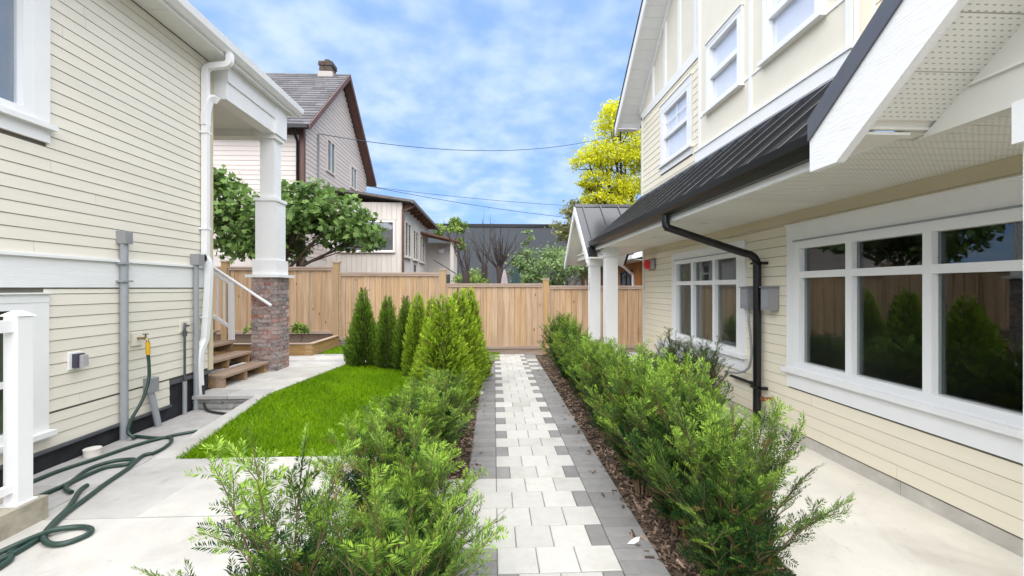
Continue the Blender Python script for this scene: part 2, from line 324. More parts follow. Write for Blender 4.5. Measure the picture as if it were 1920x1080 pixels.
def lap(w, m, expo, thick=0.013):
    key = (w.ax, w.sg, m, expo); thick = .018 if expo > .15 else thick
    if key not in BOARD:                                # unit-length lap board, bottom edge proud
        gp_ = expo - (.005 if expo < .13 else .006); pr = [(0.001, gp_), (0.001, 0.0), (0.002 + thick, 0.0), (0.009, gp_)]
        o = MB(); ww = Wall(w.ax, 0, w.sg); o.prism([ww.P(0, z, d) for d, z in pr], (0, 1, 0) if w.ax == 'x' else (1, 0, 0)); BOARD[key] = o.mesh('siding_board', m)
    return BOARD[key]
jr = random.Random(9)
def siding(parent, w, m, a0, a1, z0, z1, expo, holes=(), top=None):
    """lap boards, one object each; holes = (a0,a1,z0,z1); top(z) -> (a0,a1) limits for gables"""
    z = z0; me = lap(w, m, expo)
    while z < z1 - 0.01:
        e = min(expo, z1 - z); lo, hi = a0, a1
        if top: lo, hi = max(a0, top(z)[0]), min(a1, top(z)[1])
        if hi - lo > .03:
            sp_ = [(q_, q_ + .003) for q_ in ([lo + (hi - lo) * jr.uniform(.25, .75)] if hi - lo > 3 else [])]
            for x0, x1 in cuts(lo, hi, [(h[0], h[1]) for h in holes if h[2] < z + e * .6 and h[3] > z + e * .4] + sp_):
                b = link('siding_board', me, parent, w.P(x0, z, 0)); b.scale = (1, x1 - x0, e / expo) if w.ax == 'x' else (x1 - x0, 1, e / expo)
        z += expo
def core(parent, w, m, a0, a1, z0, z1, holes=(), name='wall', th=0.12):
    mb = MB(); A = sorted({a0, a1, *[h[i] for h in holes for i in (0, 1)]}); Zs = sorted({z0, z1, *[h[i] for h in holes for i in (2, 3)]})
    A = [a for a in A if a0 <= a <= a1]; Zs = [z for z in Zs if z0 <= z <= z1]
    for i in range(len(A) - 1):
        j0 = None
        for j in range(len(Zs)):
            am = (A[i] + A[i + 1]) / 2
            solid = j < len(Zs) - 1 and not any(h[0] < am < h[1] and h[2] < (Zs[j] + Zs[j + 1]) / 2 < h[3] for h in holes)
            if solid and j0 is None: j0 = j
            if not solid and j0 is not None: w.box(mb, A[i], A[i + 1], Zs[j0], Zs[j], -th, 0); j0 = None
    return mb.build(name, m, parent)
def window(parent, w, a0, a1, z0, z1, cols, rows, fw=0.055, bar=0.045, dep=0.03, glass='glass', frame='vinyl', casing=None, cm='white', sill=True, apron=0.0, back=None, cas_head=None, solid=False):
    """a0..z1 = opening; cols/rows = positions of bars; casing = width of outer trim"""
    if solid: w = Wall(w.ax, w.c + w.sg * .055, w.sg); dep = .012
    r = MB(); w.box(r, a0, a1, z1 - fw, z1, -.05, dep); w.box(r, a0, a1, z0, z0 + fw, -.05, dep); w.box(r, a0, a0 + fw, z0 + fw, z1 - fw, -.05, dep); w.box(r, a1 - fw, a1, z0 + fw, z1 - fw, -.05, dep)
    win = r.build('window', frame, parent)
    cs = [a0 + fw] + list(cols) + [a1 - fw]; rs = [z0 + fw] + list(rows) + [z1 - fw]
    for c in cols: mb = MB(); w.box(mb, c - bar / 2, c + bar / 2, z0 + fw, z1 - fw, -.045, dep - .004); mb.build('mullion', frame, win)
    for q in rows: mb = MB(); w.box(mb, a0 + fw, a1 - fw, q - bar / 2, q + bar / 2, -.044, dep - .007); mb.build('transom', frame, win)
    for i in range(len(cs) - 1):
        for j in range(len(rs) - 1):
            b0 = bar / 2 if i else 0; b1 = bar / 2 if i < len(cs) - 2 else 0; c0 = bar / 2 if j else 0; c1 = bar / 2 if j < len(rs) - 2 else 0
            mb = MB(); w.box(mb, cs[i] + b0, cs[i + 1] - b1, rs[j] + c0, rs[j + 1] - c1, -.028, -.022); mb.build('pane', glass, win)
    if casing:
        k = casing; kh = cas_head or casing
        for nm, q in (('head_casing', (a0 - k, a1 + k, z1, z1 + kh)), ('side_casing', (a0 - k, a0, z0, z1)), ('side_casing', (a1, a1 + k, z0, z1))):
            mb = MB(); w.box(mb, *q, -.02, .034 if nm[0] == 'h' else .031); mb.build(nm, cm, win)
        mb = MB(); w.box(mb, a0 - k - .01, a1 + k + .01, z1 + kh, z1 + kh + .012, -.01, .05); mb.build('drip_cap', cm, win)
    k = casing or 0.0
    if sill: mb = MB(); w.box(mb, a0 - k - .025, a1 + k + .025, z0 - .045, z0 - .001, -.02, .075); mb.build('sill', cm, win)
    if apron: mb = MB(); w.box(mb, a0 - k, a1 + k, z0 - .045 - apron, z0 - .045, -.02, .03); mb.build('apron', cm, win)
    if back: mb = MB(); w.box(mb, a0 + .01, a1 - .01, z0 + .01, z1 - .01, -.048 if solid else -.052, -.04 if solid else -.045); mb.build('blind', back, win)
    return win
def room(parent, w, a0, a1, z0, z1, depth, m='interior'):
    mb = MB(); t = .05; w.box(mb, a0, a1, z0, z1, -depth - t, -depth); w.box(mb, a0 - t, a0, z0, z1, -depth, -.13); w.box(mb, a1, a1 + t, z0, z1, -depth, -.13); w.box(mb, a0, a1, z1, z1 + t, -depth, -.13)
    o = mb.build('room', m, parent); mb = MB(); w.box(mb, a0, a1, z0 - t, z0, -depth, -.13); mb.build('room_floor', 'interior_floor', o)
def lawn_z(x, y):
    fx = min(1, max(0, (-0.9 - x) / 1.8)); fy = min(1, max(0, (y - 3.95) / 1.5)); return 0.18 * fx * fy
# ---------------------------------------------------------------- ground, paths, lawn
rng = random.Random(4)
def sheet(name, x0, x1, y0, y1, z, m, th=0.05):
    o = MB().box(x0, x1, y0, y1, z - th, z).build(name, m); o['kind'] = 'structure'; return o
g = MB(); g.add([(-400, -60, -.09), (400, -60, -.09), (400, 700, -.09), (-400, 700, -.09)], [(0, 1, 2, 3)]); o = g.build('ground', 'earth'); o['kind'] = 'structure'
PIT = 0.2276; PX = 0.02
path = sheet('path', -0.215, 0.95, 0.9, 9.95, -0.012, 'joint_sand')
def pv(w, d, m, cache={}):
    k = (round(w, 3), round(d, 3), m)
    if k not in cache: cache[k] = MB().cbox(-w / 2 + .002, w / 2 - .002, -d / 2 + .002, d / 2 - .002, -.05, 0, .004).mesh('paver', m)
    return cache[k]
npav = 0; rest = MB(); rest_d = MB()
def paver(parent, x0, x1, y0, y1, m, z=0.0):
    global npav
    if parent is path:
        npav += 1
        if npav > 296:
            (rest if m == 'paver_light' else rest_d).cbox(x0 + .002, x1 - .002, y0 + .002, y1 - .002, -.05, rng.uniform(-.0015, .0015), .004); return
    p = link('paver', pv(x1 - x0, y1 - y0, m), parent, ((x0 + x1) / 2, (y0 + y1) / 2, z + rng.uniform(-.0018, .0018)))
    p.rotation_euler = (rng.uniform(-.004, .004), rng.uniform(-.004, .004), rng.uniform(-.005, .005))
for k in range(-5, 34):
    y = 2.271 + PIT * k; y1 = y + PIT
    if y1 > 9.9: break
    full = k % 2 == 0; x = PX
    if 1 <= k <= 4:
        xs = x - PIT * 4 if full else x - PIT * 3.5
        while xs < PX - .001:
            paver(path, xs, xs + PIT, y, y1, 'paver_dark' if (not full and xs < PX - .6) else 'paver_light'); xs += PIT
        x = xs
        while x < PX + 3 * PIT - .15: paver(path, x, x + PIT, y, y1, 'paver_light'); x += PIT
        if not full: paver(path, x, x + PIT / 2, y, y1, 'paver_dark')
    else:
        if full:
            for i in range(3): paver(path, x + i * PIT, x + (i + 1) * PIT, y, y1, 'paver_light')
        else:
            paver(path, x, x + PIT / 2, y, y1, 'paver_dark')
            for i in range(2): paver(path, x + PIT / 2 + i * PIT, x + PIT / 2 + (i + 1) * PIT, y, y1, 'paver_light')
            paver(path, x + 2.5 * PIT, x + 3 * PIT, y, y1, 'paver_dark')
        for j in range(2): paver(path, PX - PIT, PX, y + j * PIT / 2, y + (j + 1) * PIT / 2, 'paver_dark')
    if k < 24 or k > 30:
        for j in range(2): paver(path, PX + 3 * PIT, PX + 4 * PIT + .02, y + j * PIT / 2 - .03, y + (j + 1) * PIT / 2 - .03, 'paver_dark')
    else:
        paver(path, PX + 3 * PIT, PX + 4 * PIT, y, y1, 'paver_light' if k % 2 else 'paver_dark')
for mb, m in ((rest, 'paver_light'), (rest_d, 'paver_dark')):
    if mb.v: q = mb.build('far_pavers', m, path); q['kind'] = 'stuff'
cz = MB(); cz.add([(-4.4, 7.9, .165), (-2.7, 7.9, .165), (-0.9, 7.9, -.014), (-.22, 7.9, -.014), (-.22, 8.85, -.014), (-.9, 8.85, -.014), (-2.7, 8.85, .165), (-4.4, 8.85, .165)], [(0, 1, 6, 7), (1, 2, 5, 6), (2, 3, 4, 5)])
cross = cz.build('cross_path', 'joint_sand'); cross['kind'] = 'structure'
for i in range(18):
    for j in range(4):
        x0 = -4.35 + i * PIT; m = 'paver_grey' if j in (0, 3) else 'paver_light'
        if x0 + PIT < -.22: paver(cross, x0, x0 + PIT, 7.92 + j * PIT, 7.92 + (j + 1) * PIT, m, lawn_z(x0 + PIT / 2, 8))
bed = MB()
bed.add([(-1.25, 5.0, -.015), (-.215, 5.0, -.015), (-.215, 7.9, -.015), (-1.25, 7.9, -.015), (-1.05, 0, -.015), (-.215, 0, -.015), (-.215, 2.47, -.015), (-1.05, 2.47, -.015), (-1.25, 3.41, -.015), (-.215, 3.41, -.015), (.95, 0, -.013), (1.62, 0, -.013), (1.62, 9.6, -.013), (.95, 9.6, -.013)],
        [(0, 1, 2, 3), (4, 5, 6, 7), (8, 9, 1, 0), (10, 11, 12, 13)])
o = bed.build('soil_bed', 'soil'); o['kind'] = 'structure'
sheet('patio', 1.62, 3.05, -2.0, 8.4, 0.0, 'conc_warm', .06)
sheet('patio_edge', 1.62, 3.4, 8.4, 10.0, -0.002, 'conc_grey', .06)
slab = sheet('slab', -2.4, -1.05, 2.936, 3.93, 0.0, 'conc', .06)
sheet('slab_near', -2.99, -1.05, -1.5, 2.926, 0.0, 'conc', .06)
sheet('slab_infill', -1.05, -0.9, 2.48, 3.93, -0.004, 'conc', .06)
sheet('walk_strip', -3.08, -2.4, 2.936, 3.93, -0.003, 'conc_grey', .06)
k = MB(); k.hexa([(-3.08, 3.93, -.06), (-2.84, 3.93, -.06), (-2.88, 5.5, -.06), (-3.02, 5.5, -.06), (-3.08, 3.93, .0), (-2.84, 3.93, .0), (-2.88, 5.5, .18), (-3.02, 5.5, .18)]); o = k.build('kerb_strip', 'conc_grey'); o['kind'] = 'structure'
walk = sheet('walkway', -3.82, -3.08, 2.965, 5.52, -0.014, 'joint_sand', .04)
y = 2.97; i = 0
while y < 5.45:
    for x0, x1 in ((-3.8, -3.45), (-3.45, -3.09)) if i % 2 else ((-3.8, -3.6), (-3.6, -3.25), (-3.25, -3.09)):
        paver(walk, x0, x1, y, min(y + .46, 5.5), 'paver_grey', -.002)
    y += .46; i += 1
land = MB(); land.add([(-3.82, 5.52, .178), (-2.9, 5.52, .178), (-2.62, 7.92, .178), (-4.6, 7.92, .178), (-4.6, 5.9, .178), (-3.82, 5.9, .178)], [(0, 1, 2, 3, 4, 5)])
land.add([(-2.9, 5.52, .178), (-2.9, 5.52, -.02), (-2.62, 7.92, -.02), (-2.62, 7.92, .178)], [(0, 1, 2, 3)])
landing = land.build('landing', 'conc'); landing['kind'] = 'structure'
for z0, z1, xs in ((-.02, .07, (-3.80, -3.62, -3.30, -2.96)), (.07, .135, (-3.80, -3.44, -3.10, -2.96))):
    for a, b in zip(xs, xs[1:]):
        q = MB(); n = 5
        vs = [(a + (b - a) * i / n, 5.515 - (0.012 + rng.uniform(0, .022) if 0 < j < 3 else 0.004), z0 + (z1 - z0) * j / 3) for j in range(4) for i in range(n + 1)]
        q.add(vs, [(j * (n + 1) + i, j * (n + 1) + i + 1, (j + 1) * (n + 1) + i + 1, (j + 1) * (n + 1) + i) for j in range(3) for i in range(n)], True)
        q.add([(a, 5.511, z0), (b, 5.511, z0), (b, 5.6, z0), (a, 5.6, z0), (a, 5.511, z1), (b, 5.511, z1), (b, 5.6, z1), (a, 5.6, z1)], [(4, 5, 6, 7)]); q.build('step_stone', 'stone', landing)
for a, b in ((-3.80, -3.36), (-3.36, -2.93)): MB().cbox(a + .003, b - .003, 5.47, 5.80, .137, .184, .008).build('cap_stone', 'paver_grey', landing)
lw = MB(); xs = [-2.87 + i * (2.87 - 1.1) / 8 for i in range(9)]; ys = [3.94 + j * (7.9 - 3.94) / 12 for j in range(13)]
lw.add([((x if i else -2.85 + .27 * max(0, (y - 5.5) / 2.4)), y, lawn_z(x, y) - .02) for y in ys for i, x in enumerate(xs)], [(j * 9 + i, j * 9 + i + 1, j * 9 + i + 10, j * 9 + i + 9) for j in range(12) for i in range(8)])
lw.add([(-3.66, 8.86, .16), (-2.7, 8.86, .16), (-.9, 8.86, -.02), (.12, 8.86, -.02), (.12, 10.1, .0), (-.9, 10.1, .0), (-2.7, 10.1, .16), (-3.66, 10.1, .16)], [(0, 1, 6, 7), (1, 2, 5, 6), (2, 3, 4, 5)])
o = lw.build('lawn', 'lawn_base'); o['kind'] = 'structure'
tag(sheet('street_ground', -30, 30, 10.3, 60, -.07, 'earth'), kind='structure')

# ---------------------------------------------------------------- left house
LH = thing('house', (-3.81, 3.5, 0), 'cream lap-sided house with white porch beam, brick pier and green hose at its wall', 'house')
wl = Wall('x', -3.82, 1); HL = [(2.45, 3.64, 2.93, 4.35), (2.45, 3.62, .33, 1.42)]
cw = core(LH, wl, 'sheathing_shade', 0.3, 5.80, .17, 4.62, HL)
siding(cw, wl, 'cream', 0.3, 5.12, .172, .46, .1015, HL)
siding(cw, wl, 'cream', 0.3, 5.78, .4765, 1.535, .1015, [(h[0] - .12, h[1] + .12, h[2] - .1, h[3] + .1) for h in HL])
siding(cw, wl, 'cream', 0.3, 5.78, 1.83, 4.57, .1015, [(h[0] - .12, h[1] + .12, h[2] - .2, h[3] + .1) for h in HL])
mb = MB(); wl.box(mb, .3, 5.80, 1.545, 1.80, 0, .022); mb.build('belly_band', 'white_wood', LH)
mb = MB(); wl.box(mb, .3, 5.80, 1.80, 1.825, 0, .045); wl.box(mb, .3, 5.80, 1.825, 1.832, 0, .02); mb.build('band_cap', 'white', LH)
mb = MB(); wl.box(mb, 5.785, 5.865, .445, 4.57, -.10, .03); mb.build('corner_board', 'cream_trim', LH)
mb = MB(); wl.box(mb, .3, 5.80, -.3, .155, -.1, .0); wl.box(mb, 5.12, 5.80, .155, .45, -.1, .003); mb.build('foundation', 'foundation', LH)
mb = MB(); wl.box(mb, 2.9, 5.12, .145, .170, 0, .04); wl.box(mb, 5.118, 5.82, .40, .445, 0.003, .03); mb.build('flashing', 'flashing', LH)
mb = MB(); mb.box(-9, -3.95, .3, 5.80, .1, 4.62); mb.box(-9, -4.0, 5.80, 5.83, -.1, 4.5)
window(LH, wl, 2.45, 3.64, 2.93, 4.35, [], [], fw=.075, glass='glass_hi', casing=.13, cm='white', apron=.11, back='blind_dark', cas_head=.14)
window(LH, wl, 2.45, 3.62, .33, 1.42, [3.0], [.78], fw=.06, casing=.14, cm='white', apron=0.03, back='interior', cas_head=.07)
mb = MB(); mb.box(-8, -3.96, .3, 5.79, .0, 4.5); mb.build('house_body', 'cream_trim', LH)
# eave: soffit, fascia, gutter, roof
mb = MB(); mb.box(-6, -3.53, .2, 7.62, 4.585, 4.605); sof = mb.build('soffit', 'soffit_white', LH)
for i in range(18):
    mb = MB(); y0 = .3 + i * .405; mb.box(-3.80, -3.535, y0, y0 + .40, 4.573, 4.584); mb.build('soffit_panel', 'soffit_white', sof)
mb = MB(); mb.box(-3.53, -3.505, .2, 7.65, 4.56, 4.73); mb.build('fascia', 'white', LH)
gp = [(-3.503, 4.60), (-3.46, 4.60), (-3.415, 4.65), (-3.40, 4.735), (-3.412, 4.735), (-3.425, 4.66), (-3.465, 4.612), (-3.495, 4.612), (-3.495, 4.735), (-3.503, 4.735)]
mb = MB(); mb.prism([(x, .2, z) for x, z in gp], (0, 7.5, 0)); gut = mb.build('gutter', 'vinyl', LH)
mb = MB(); mb.prism([(x, 7.701, z) for x, z in ((-3.503, 4.60), (-3.46, 4.60), (-3.415, 4.65), (-3.40, 4.735), (-3.503, 4.735))], (0, .006, 0)); mb.build('end_cap', 'vinyl', gut)
mb = MB(); mb.prism([(-3.47, .15, 4.725), (-3.47, .15, 4.745), (-7.5, .15, 6.2), (-7.5, .15, 6.15)], (0, 7.55, 0)); mb.build('roof', 'shingle', LH)
# porch beam, ceiling, column, pier
mb = MB(); mb.box(-3.82, -3.62, 5.87, 7.50, 4.10, 4.572); pb = mb.build('porch_beam', 'white_wood', LH)
mb = MB(); mb.box(-3.62, -3.60, 5.87, 7.50, 4.34, 4.572); mb.build('frieze_board', 'white', pb)
mb = MB(); mb.box(-7, -3.82, 5.82, 7.50, 4.22, 4.25); mb.build('porch_ceiling', 'soffit_white', LH)
mb = MB(); mb.box(-7, -3.82, 7.30, 7.50, 4.10, 4.22); mb.build('porch_beam', 'white', LH)
cxm, cym = -3.765, 7.285
def sq(mb, h, z0, z1): mb.box(cxm - h, cxm + h, cym - h, cym + h, z0, z1)
col = MB(); sq(col, .115, 1.9, 4.02); col = col.build('porch_column', 'white_wood', LH)
for nm, h, z0, z1 in (('column_sleeve', .165, 2.0, 2.98), ('column_band', .185, 2.98, 3.03), ('column_base', .195, 1.76, 2.0), ('pier_cap', .27, 1.715, 1.76), ('column_capital', .155, 4.02, 4.09), ('column_capital', .18, 4.09, 4.575)):
    mb = MB(); sq(mb, h, z0, z1); mb.build(nm, 'white' if nm != 'column_sleeve' else 'white_wood', col)
mb = MB(); sq(mb, .198, .15, 1.714); pier = mb.build('brick_pier', 'mortar', LH)
BL, BH, BW = .2, .0565, .098; nc = 23; ph = (1.712 - .165) / nc
bm_ = {}
def brick(x0, x1, y0, y1, z):
    k = (round(x1 - x0, 3), round(y1 - y0, 3), rng.choice('aaabbcab') + str(rng.randint(0, 2)))
    if k not in bm_:
        jj = random.Random(hash(k[2]) % 97); w, d = k[0], k[1]; q = MB(); j = lambda: jj.uniform(-.002, .002); c = .004
        q.hexa([(-w / 2 + j(), -d / 2 + j(), j()), (w / 2 + j(), -d / 2 + j(), j()), (w / 2 + j(), d / 2 + j(), j()), (-w / 2 + j(), d / 2 + j(), j()), (-w / 2 + j(), -d / 2 + j(), ph - .010 + j()), (w / 2 + j(), -d / 2 + j(), ph - .010 + j()), (w / 2 + j(), d / 2 + j(), ph - .010 + j()), (-w / 2 + j(), d / 2 + j(), ph - .010 + j())])
        bm_[k] = q.mesh('brick', 'brick_' + k[2][0])
    link('brick', bm_[k], pier, ((x0 + x1) / 2, (y0 + y1) / 2, z))
hb = .207
for c in range(nc):
    z = .170 + c * ph; a = hb; w = .10
    for side in range(4):
        spl = [(-a, -.005), (.003, a - w - .01)] if c % 2 else [(-a, -a + w), (-a + w + .01, a - w - .01)]
        spl = [(-a, -a + .195), (-a + .205, a - w - .01)] if c % 2 else [(-a, -a + .10), (-a + .11, a - w - .01)]
        for s0, s1 in spl:
            if side == 0: brick(cxm + s0, cxm + s1, cym - a, cym - a + w, z)
            if side == 1: brick(cxm + a - w, cxm + a, cym + s0, cym + s1, z)
            if side == 2: brick(cxm - s1, cxm - s0, cym + a - w, cym + a, z)
            if side == 3: brick(cxm - a, cxm - a + w, cym - s1, cym - s0, z)
# downspout at the corner
DS = MB()
def dsp(pts): DS.sweep(pts, .075, .06, up=(1, 0, 0))
yd = 5.66
mb = MB(); mb.sweep(smooth_path([(-3.45, yd, 4.60), (-3.45, yd, 4.50), (-3.50, yd, 4.455), (-3.68, yd, 4.43), (-3.745, yd, 4.39), (-3.755, yd, 4.30), (-3.755, yd, 3.98), (-3.755, yd, 2.05), (-3.755, yd, 1.95), (-3.72, yd, 1.85), (-3.715, yd, 1.62), (-3.74, yd - .02, 1.0), (-3.75, yd - .03, .86), (-3.75, yd - .10, .76), (-3.75, yd - .13, .62), (-3.75, yd - .12, .3), (-3.74, yd - .08, .015)], 4), .075, .062, up=(0, 1, 0)); dn = mb.build('downspout', 'vinyl', LH)
mb = MB(); mb.sweep(smooth_path([(-3.66, yd + .10, 4.02), (-3.69, yd + .06, 4.035), (-3.73, yd + .02, 3.98), (-3.752, yd, 3.80), (-3.752, yd, 3.66)], 4), .085, .07, up=(0, 1, 0)); mb.build('downspout_wye', 'vinyl', dn)
mb = MB(); mb.hexa([(-3.80, yd - .15, .002), (-3.66, yd - .15, .002), (-3.66, yd - .0, .002), (-3.80, yd - .0, .002), (-3.78, yd - .12, .03), (-3.69, yd - .12, .03), (-3.69, yd - .04, .03), (-3.78, yd - .04, .03)]); mb.build('downspout_shoe', 'vinyl', dn)
for z in (3.55, 2.3, 1.15): mb = MB(); mb.box(-3.81, -3.71, yd - .05, yd + .05, z, z + .025); mb.build('strap', 'vinyl', dn)
# porch stairs
ST = thing('porch_stairs', (-3.9, 6.4, .18), 'brown wooden porch stairs with white metal handrail beside the brick pier', 'stairs')
for i in range(4):
    xn = -3.65 - .262 * i; zt = .352 + .17 * i
    for j, (a, b) in enumerate(((0, .138), (.142, .285))): MB().cbox(xn - b, xn - a, 5.885, 7.02, zt - .038, zt, .004).build('tread', 'tread_wood', ST)
    for yy in (5.90, 6.40, 6.93): MB().box(xn - .30, xn - .02, yy, yy + .04, zt - .17 if i else .18, zt - .039).build('stringer', 'stringer_wood', ST)
MB().box(-3.78, -3.672, 5.895, 5.90, .18, .313).build('stringer_end', 'tread_wood', ST)
MB().box(-7.5, -4.72, 5.88, 7.45, 1.0, 1.04).build('deck', 'tread_wood', ST); MB().box(-7.5, -4.76, 5.9, 7.4, .15, .99).build('deck_skirt', 'dark_wood', ST)
yr = 6.98
MB().tube([(-3.60, yr, 1.255), (-4.9, yr, 2.13)], .024, 10).build('handrail', 'vinyl', ST)
MB().box(-4.26, -4.19, yr - .032, yr + .032, .705, 1.62).build('post', 'vinyl', ST)
MB().sweep([(-4.24, yr, .905), (-4.95, yr, 1.385)], .035, .045).build('lower_rail', 'vinyl', ST)
MB().sweep([(-4.22, yr, 1.60), (-4.95, yr, 2.09)], .035, .04).build('upper_rail', 'vinyl', ST)
for i in range(6):
    x = -4.34 - i * .115; z0 = .905 + (-4.24 - x) * .676; z1 = 1.60 + (-4.22 - x) * .671; MB().box(x - .012, x + .012, yr - .012, yr + .012, z0, z1).build('baluster', 'vinyl', ST)
# light well curb and railing
o = MB().box(-3.16, -2.99, -.5, 2.962, -.06, .152).box(-3.80, -3.16, 2.82, 2.962, -.06, .150).build('well_curb', 'conc_old'); tag(o, 'weathered raw concrete curb carrying the white railing', 'curb')
RL = thing('railing', (-3.08, 2.78, .15), 'white metal guard railing with square post standing on the concrete curb', 'railing')
for yy in (2.86, 1.2):
    MB().box(-3.117, -3.028, yy - .0445, yy + .0445, .158, 1.36).build('post', 'vinyl', RL); MB().box(-3.145, -3.016, yy - .065, yy + .065, .152, .160).build('base_plate', 'vinyl', RL)
    q = MB(); q.hexa([(-3.14, yy - .06, 1.36), (-3.02, yy - .06, 1.36), (-3.02, yy + .06, 1.36), (-3.14, yy + .06, 1.36), (-3.095, yy - .015, 1.395), (-3.065, yy - .015, 1.395), (-3.065, yy + .015, 1.395), (-3.095, yy + .015, 1.395)]); q.build('post_cap', 'vinyl', RL)
MB().box(-3.11, -3.05, -.4, 2.815, 1.26, 1.335).build('top_rail', 'vinyl', RL); MB().box(-3.10, -3.06, -.4, 2.815, .235, .285).build('bottom_rail', 'vinyl', RL)
for i in range(26):
    yy = 2.72 - i * .112
    if abs(yy - 1.2) > .06: MB().box(-3.09, -3.07, yy - .0095, yy + .0095, .285, 1.26).build('baluster', 'vinyl', RL)

# ---------------------------------------------------------------- right house
RH = thing('house', (3.01, 5.5, 0), 'two-storey cream house with black metal porch roof and white trimmed windows', 'house')
wr = Wall('x', 3.02, -1)
W1 = (1.72, 4.08, .74, 2.00); W2 = (5.02, 6.85, .74, 1.985)
HR = [W1, W2]
cr_ = core(RH, wr, 'sheathing_shade', -1.5, 8.30, .1, 2.32, HR)
siding(cr_, wr, 'cream_r', -1.5, 8.28, .115, 2.20, .1035, [(W1[0] - .1, W1[1] + .1, W1[2] - .2, W1[3] + .15), (W2[0] - .12, W2[1] + .15, W2[2] - .25, W2[3] + .12)])
mb = MB(); wr.box(mb, -1.5, 8.30, 2.20, 2.305, 0, .02); mb.build('frieze_board', 'cream_trim', RH)
mb = MB(); wr.box(mb, 8.285, 8.37, .1, 2.305, -.1, .03); mb.build('corner_board', 'offwhite', RH)
for i, (a, b) in enumerate(((-1.5, 3.0), (3.004, 5.6), (5.604, 8.30))): mb = MB(); wr.box(mb, a, b, -.06, .1, -.12, .004); mb.build('foundation', 'conc_found', RH)
window(RH, wr, *W1, [2.79, 3.437], [1.67], fw=.075, bar=.062, casing=.105, cm='white', apron=.15, cas_head=.165)
window(RH, wr, *W2, [5.625, 6.25], [1.615], fw=.06, bar=.06, casing=.12, cm='white', apron=.16, cas_head=.11)
for q in (W1, W2):
    mb = MB(); wr.box(mb, q[0], q[1], q[3] - .002, q[3] + .012, .035, .045); mb.build('shade_gap', 'grey_pvc', RH)
room(RH, wr, .8, 4.5, .3, 2.3, 3.2); room(RH, wr, 4.7, 7.9, .3, 2.3, 2.0, 'offwhite')
MB().box(4.6, 4.65, 5.1, 6.1, .3, 2.1).build('inner_door', 'cabin_wood', RH)
# soffit, fascia, gutter
mb = MB(); mb.box(2.02, 3.01, 2.0, 10.3, 2.312, 2.33); mb.box(2.16, 3.01, -1.5, 2.0, 2.312, 2.33); sf = mb.build('soffit', 'soffit', RH)
for i in range(112):
    y0 = -1.45 + i * .1042; mb = MB(); mb.box(2.03 if y0 > 2.0 else 2.165, 3.005, y0, y0 + .097, 2.302, 2.3115); mb.build('soffit_panel', 'soffit_perf' if y0 < 3.6 else 'soffit', sf)
mb = MB(); mb.box(1.985, 2.018, 2.15, 8.25, 2.285, 2.43); mb.build('fascia', 'white', RH)
gp = [(1.983, 2.335), (1.93, 2.335), (1.885, 2.37), (1.872, 2.40), (1.866, 2.458), (1.876, 2.458), (1.882, 2.40), (1.894, 2.375), (1.935, 2.345), (1.975, 2.345), (1.975, 2.455), (1.983, 2.455)]
mb = MB(); mb.prism([(x, 2.12, z) for x, z in gp], (0, 6.13, 0)); g2 = mb.build('gutter', 'black_metal', RH)
mb = MB(); mb.prism([(x, 8.2505, z) for x, z in ((1.983, 2.335), (1.93, 2.335), (1.885, 2.37), (1.866, 2.458), (1.983, 2.455))], (0, .008, 0)); mb.build('end_cap', 'black_metal', g2)
for i in range(8): mb = MB(); yy = 2.6 + i * .8; mb.box(1.866, 1.983, yy, yy + .02, 2.452, 2.461); mb.build('hanger', 'black_metal', g2)
# apron roof of standing-seam metal
sl = .857; zr = lambda x: 2.452 + sl * (x - 1.95)
mb = MB(); mb.prism([(1.90, 2.26, zr(1.90)), (3.2, 2.26, zr(3.2)), (3.2, 9.1, zr(3.2)), (1.90, 8.35, zr(1.90))], (0, 0, -.025)); ar = mb.build('metal_roof', 'roof_metal', RH)
for i in range(17):
    y0 = 2.45 + i * .36
    mb = MB(); mb.prism([(1.89, y0 - .012, zr(1.89)), (1.89, y0 + .012, zr(1.89)), (1.89, y0 + .010, zr(1.89) + .048), (1.89, y0 - .010, zr(1.89) + .048)], (1.06, 0, 1.06 * sl)); mb.build('seam', 'roof_metal', ar)
mb = MB(); mb.prism([(2.92, 2.3, zr(2.92) + .002), (2.983, 2.3, zr(2.983) + .002), (2.983, 2.3, zr(2.983) + .06), (2.92, 2.3, zr(2.92) + .055)], (0, 6.2, 0)); mb.build('head_flashing', 'roof_metal', ar)
# far entry gable (ridge along X)
GX, GY, GZ, GS, GH = 1.83, 9.4, 3.40, .915, 1.33
EG = RH
def gable_roof(y0, ya, za, x0, x1, s, m, nm='gable_roof', th=.03, near=None):
    y1 = 2 * ya - y0; zl = za - s * (ya - y0)
    mb = MB(); mb.prism([(x0, y0, zl), (x0, ya, za), (x0, ya, za - th * 1.3), (x0, y0, zl - th * 1.3)], ((near[0] if near else x1) - x0, 0, 0))
    if near: yn = near[1]; zn = za - s * (ya - yn); mb.prism([(near[0], yn, zn), (near[0], ya, za), (near[0], ya, za - th * 1.3), (near[0], yn, zn - th * 1.3)], (x1 - near[0], 0, 0))
    mb.prism([(x0, ya, za), (x0, y1, zl), (x0, y1, zl - th * 1.3), (x0, ya, za - th * 1.3)], (x1 - x0, 0, 0)); return mb.build(nm, m, RH)
gr = gable_roof(GY - GH, GY, GZ, GX - .01, 3.4, GS, 'roof_metal', near=(2.0, 8.40))
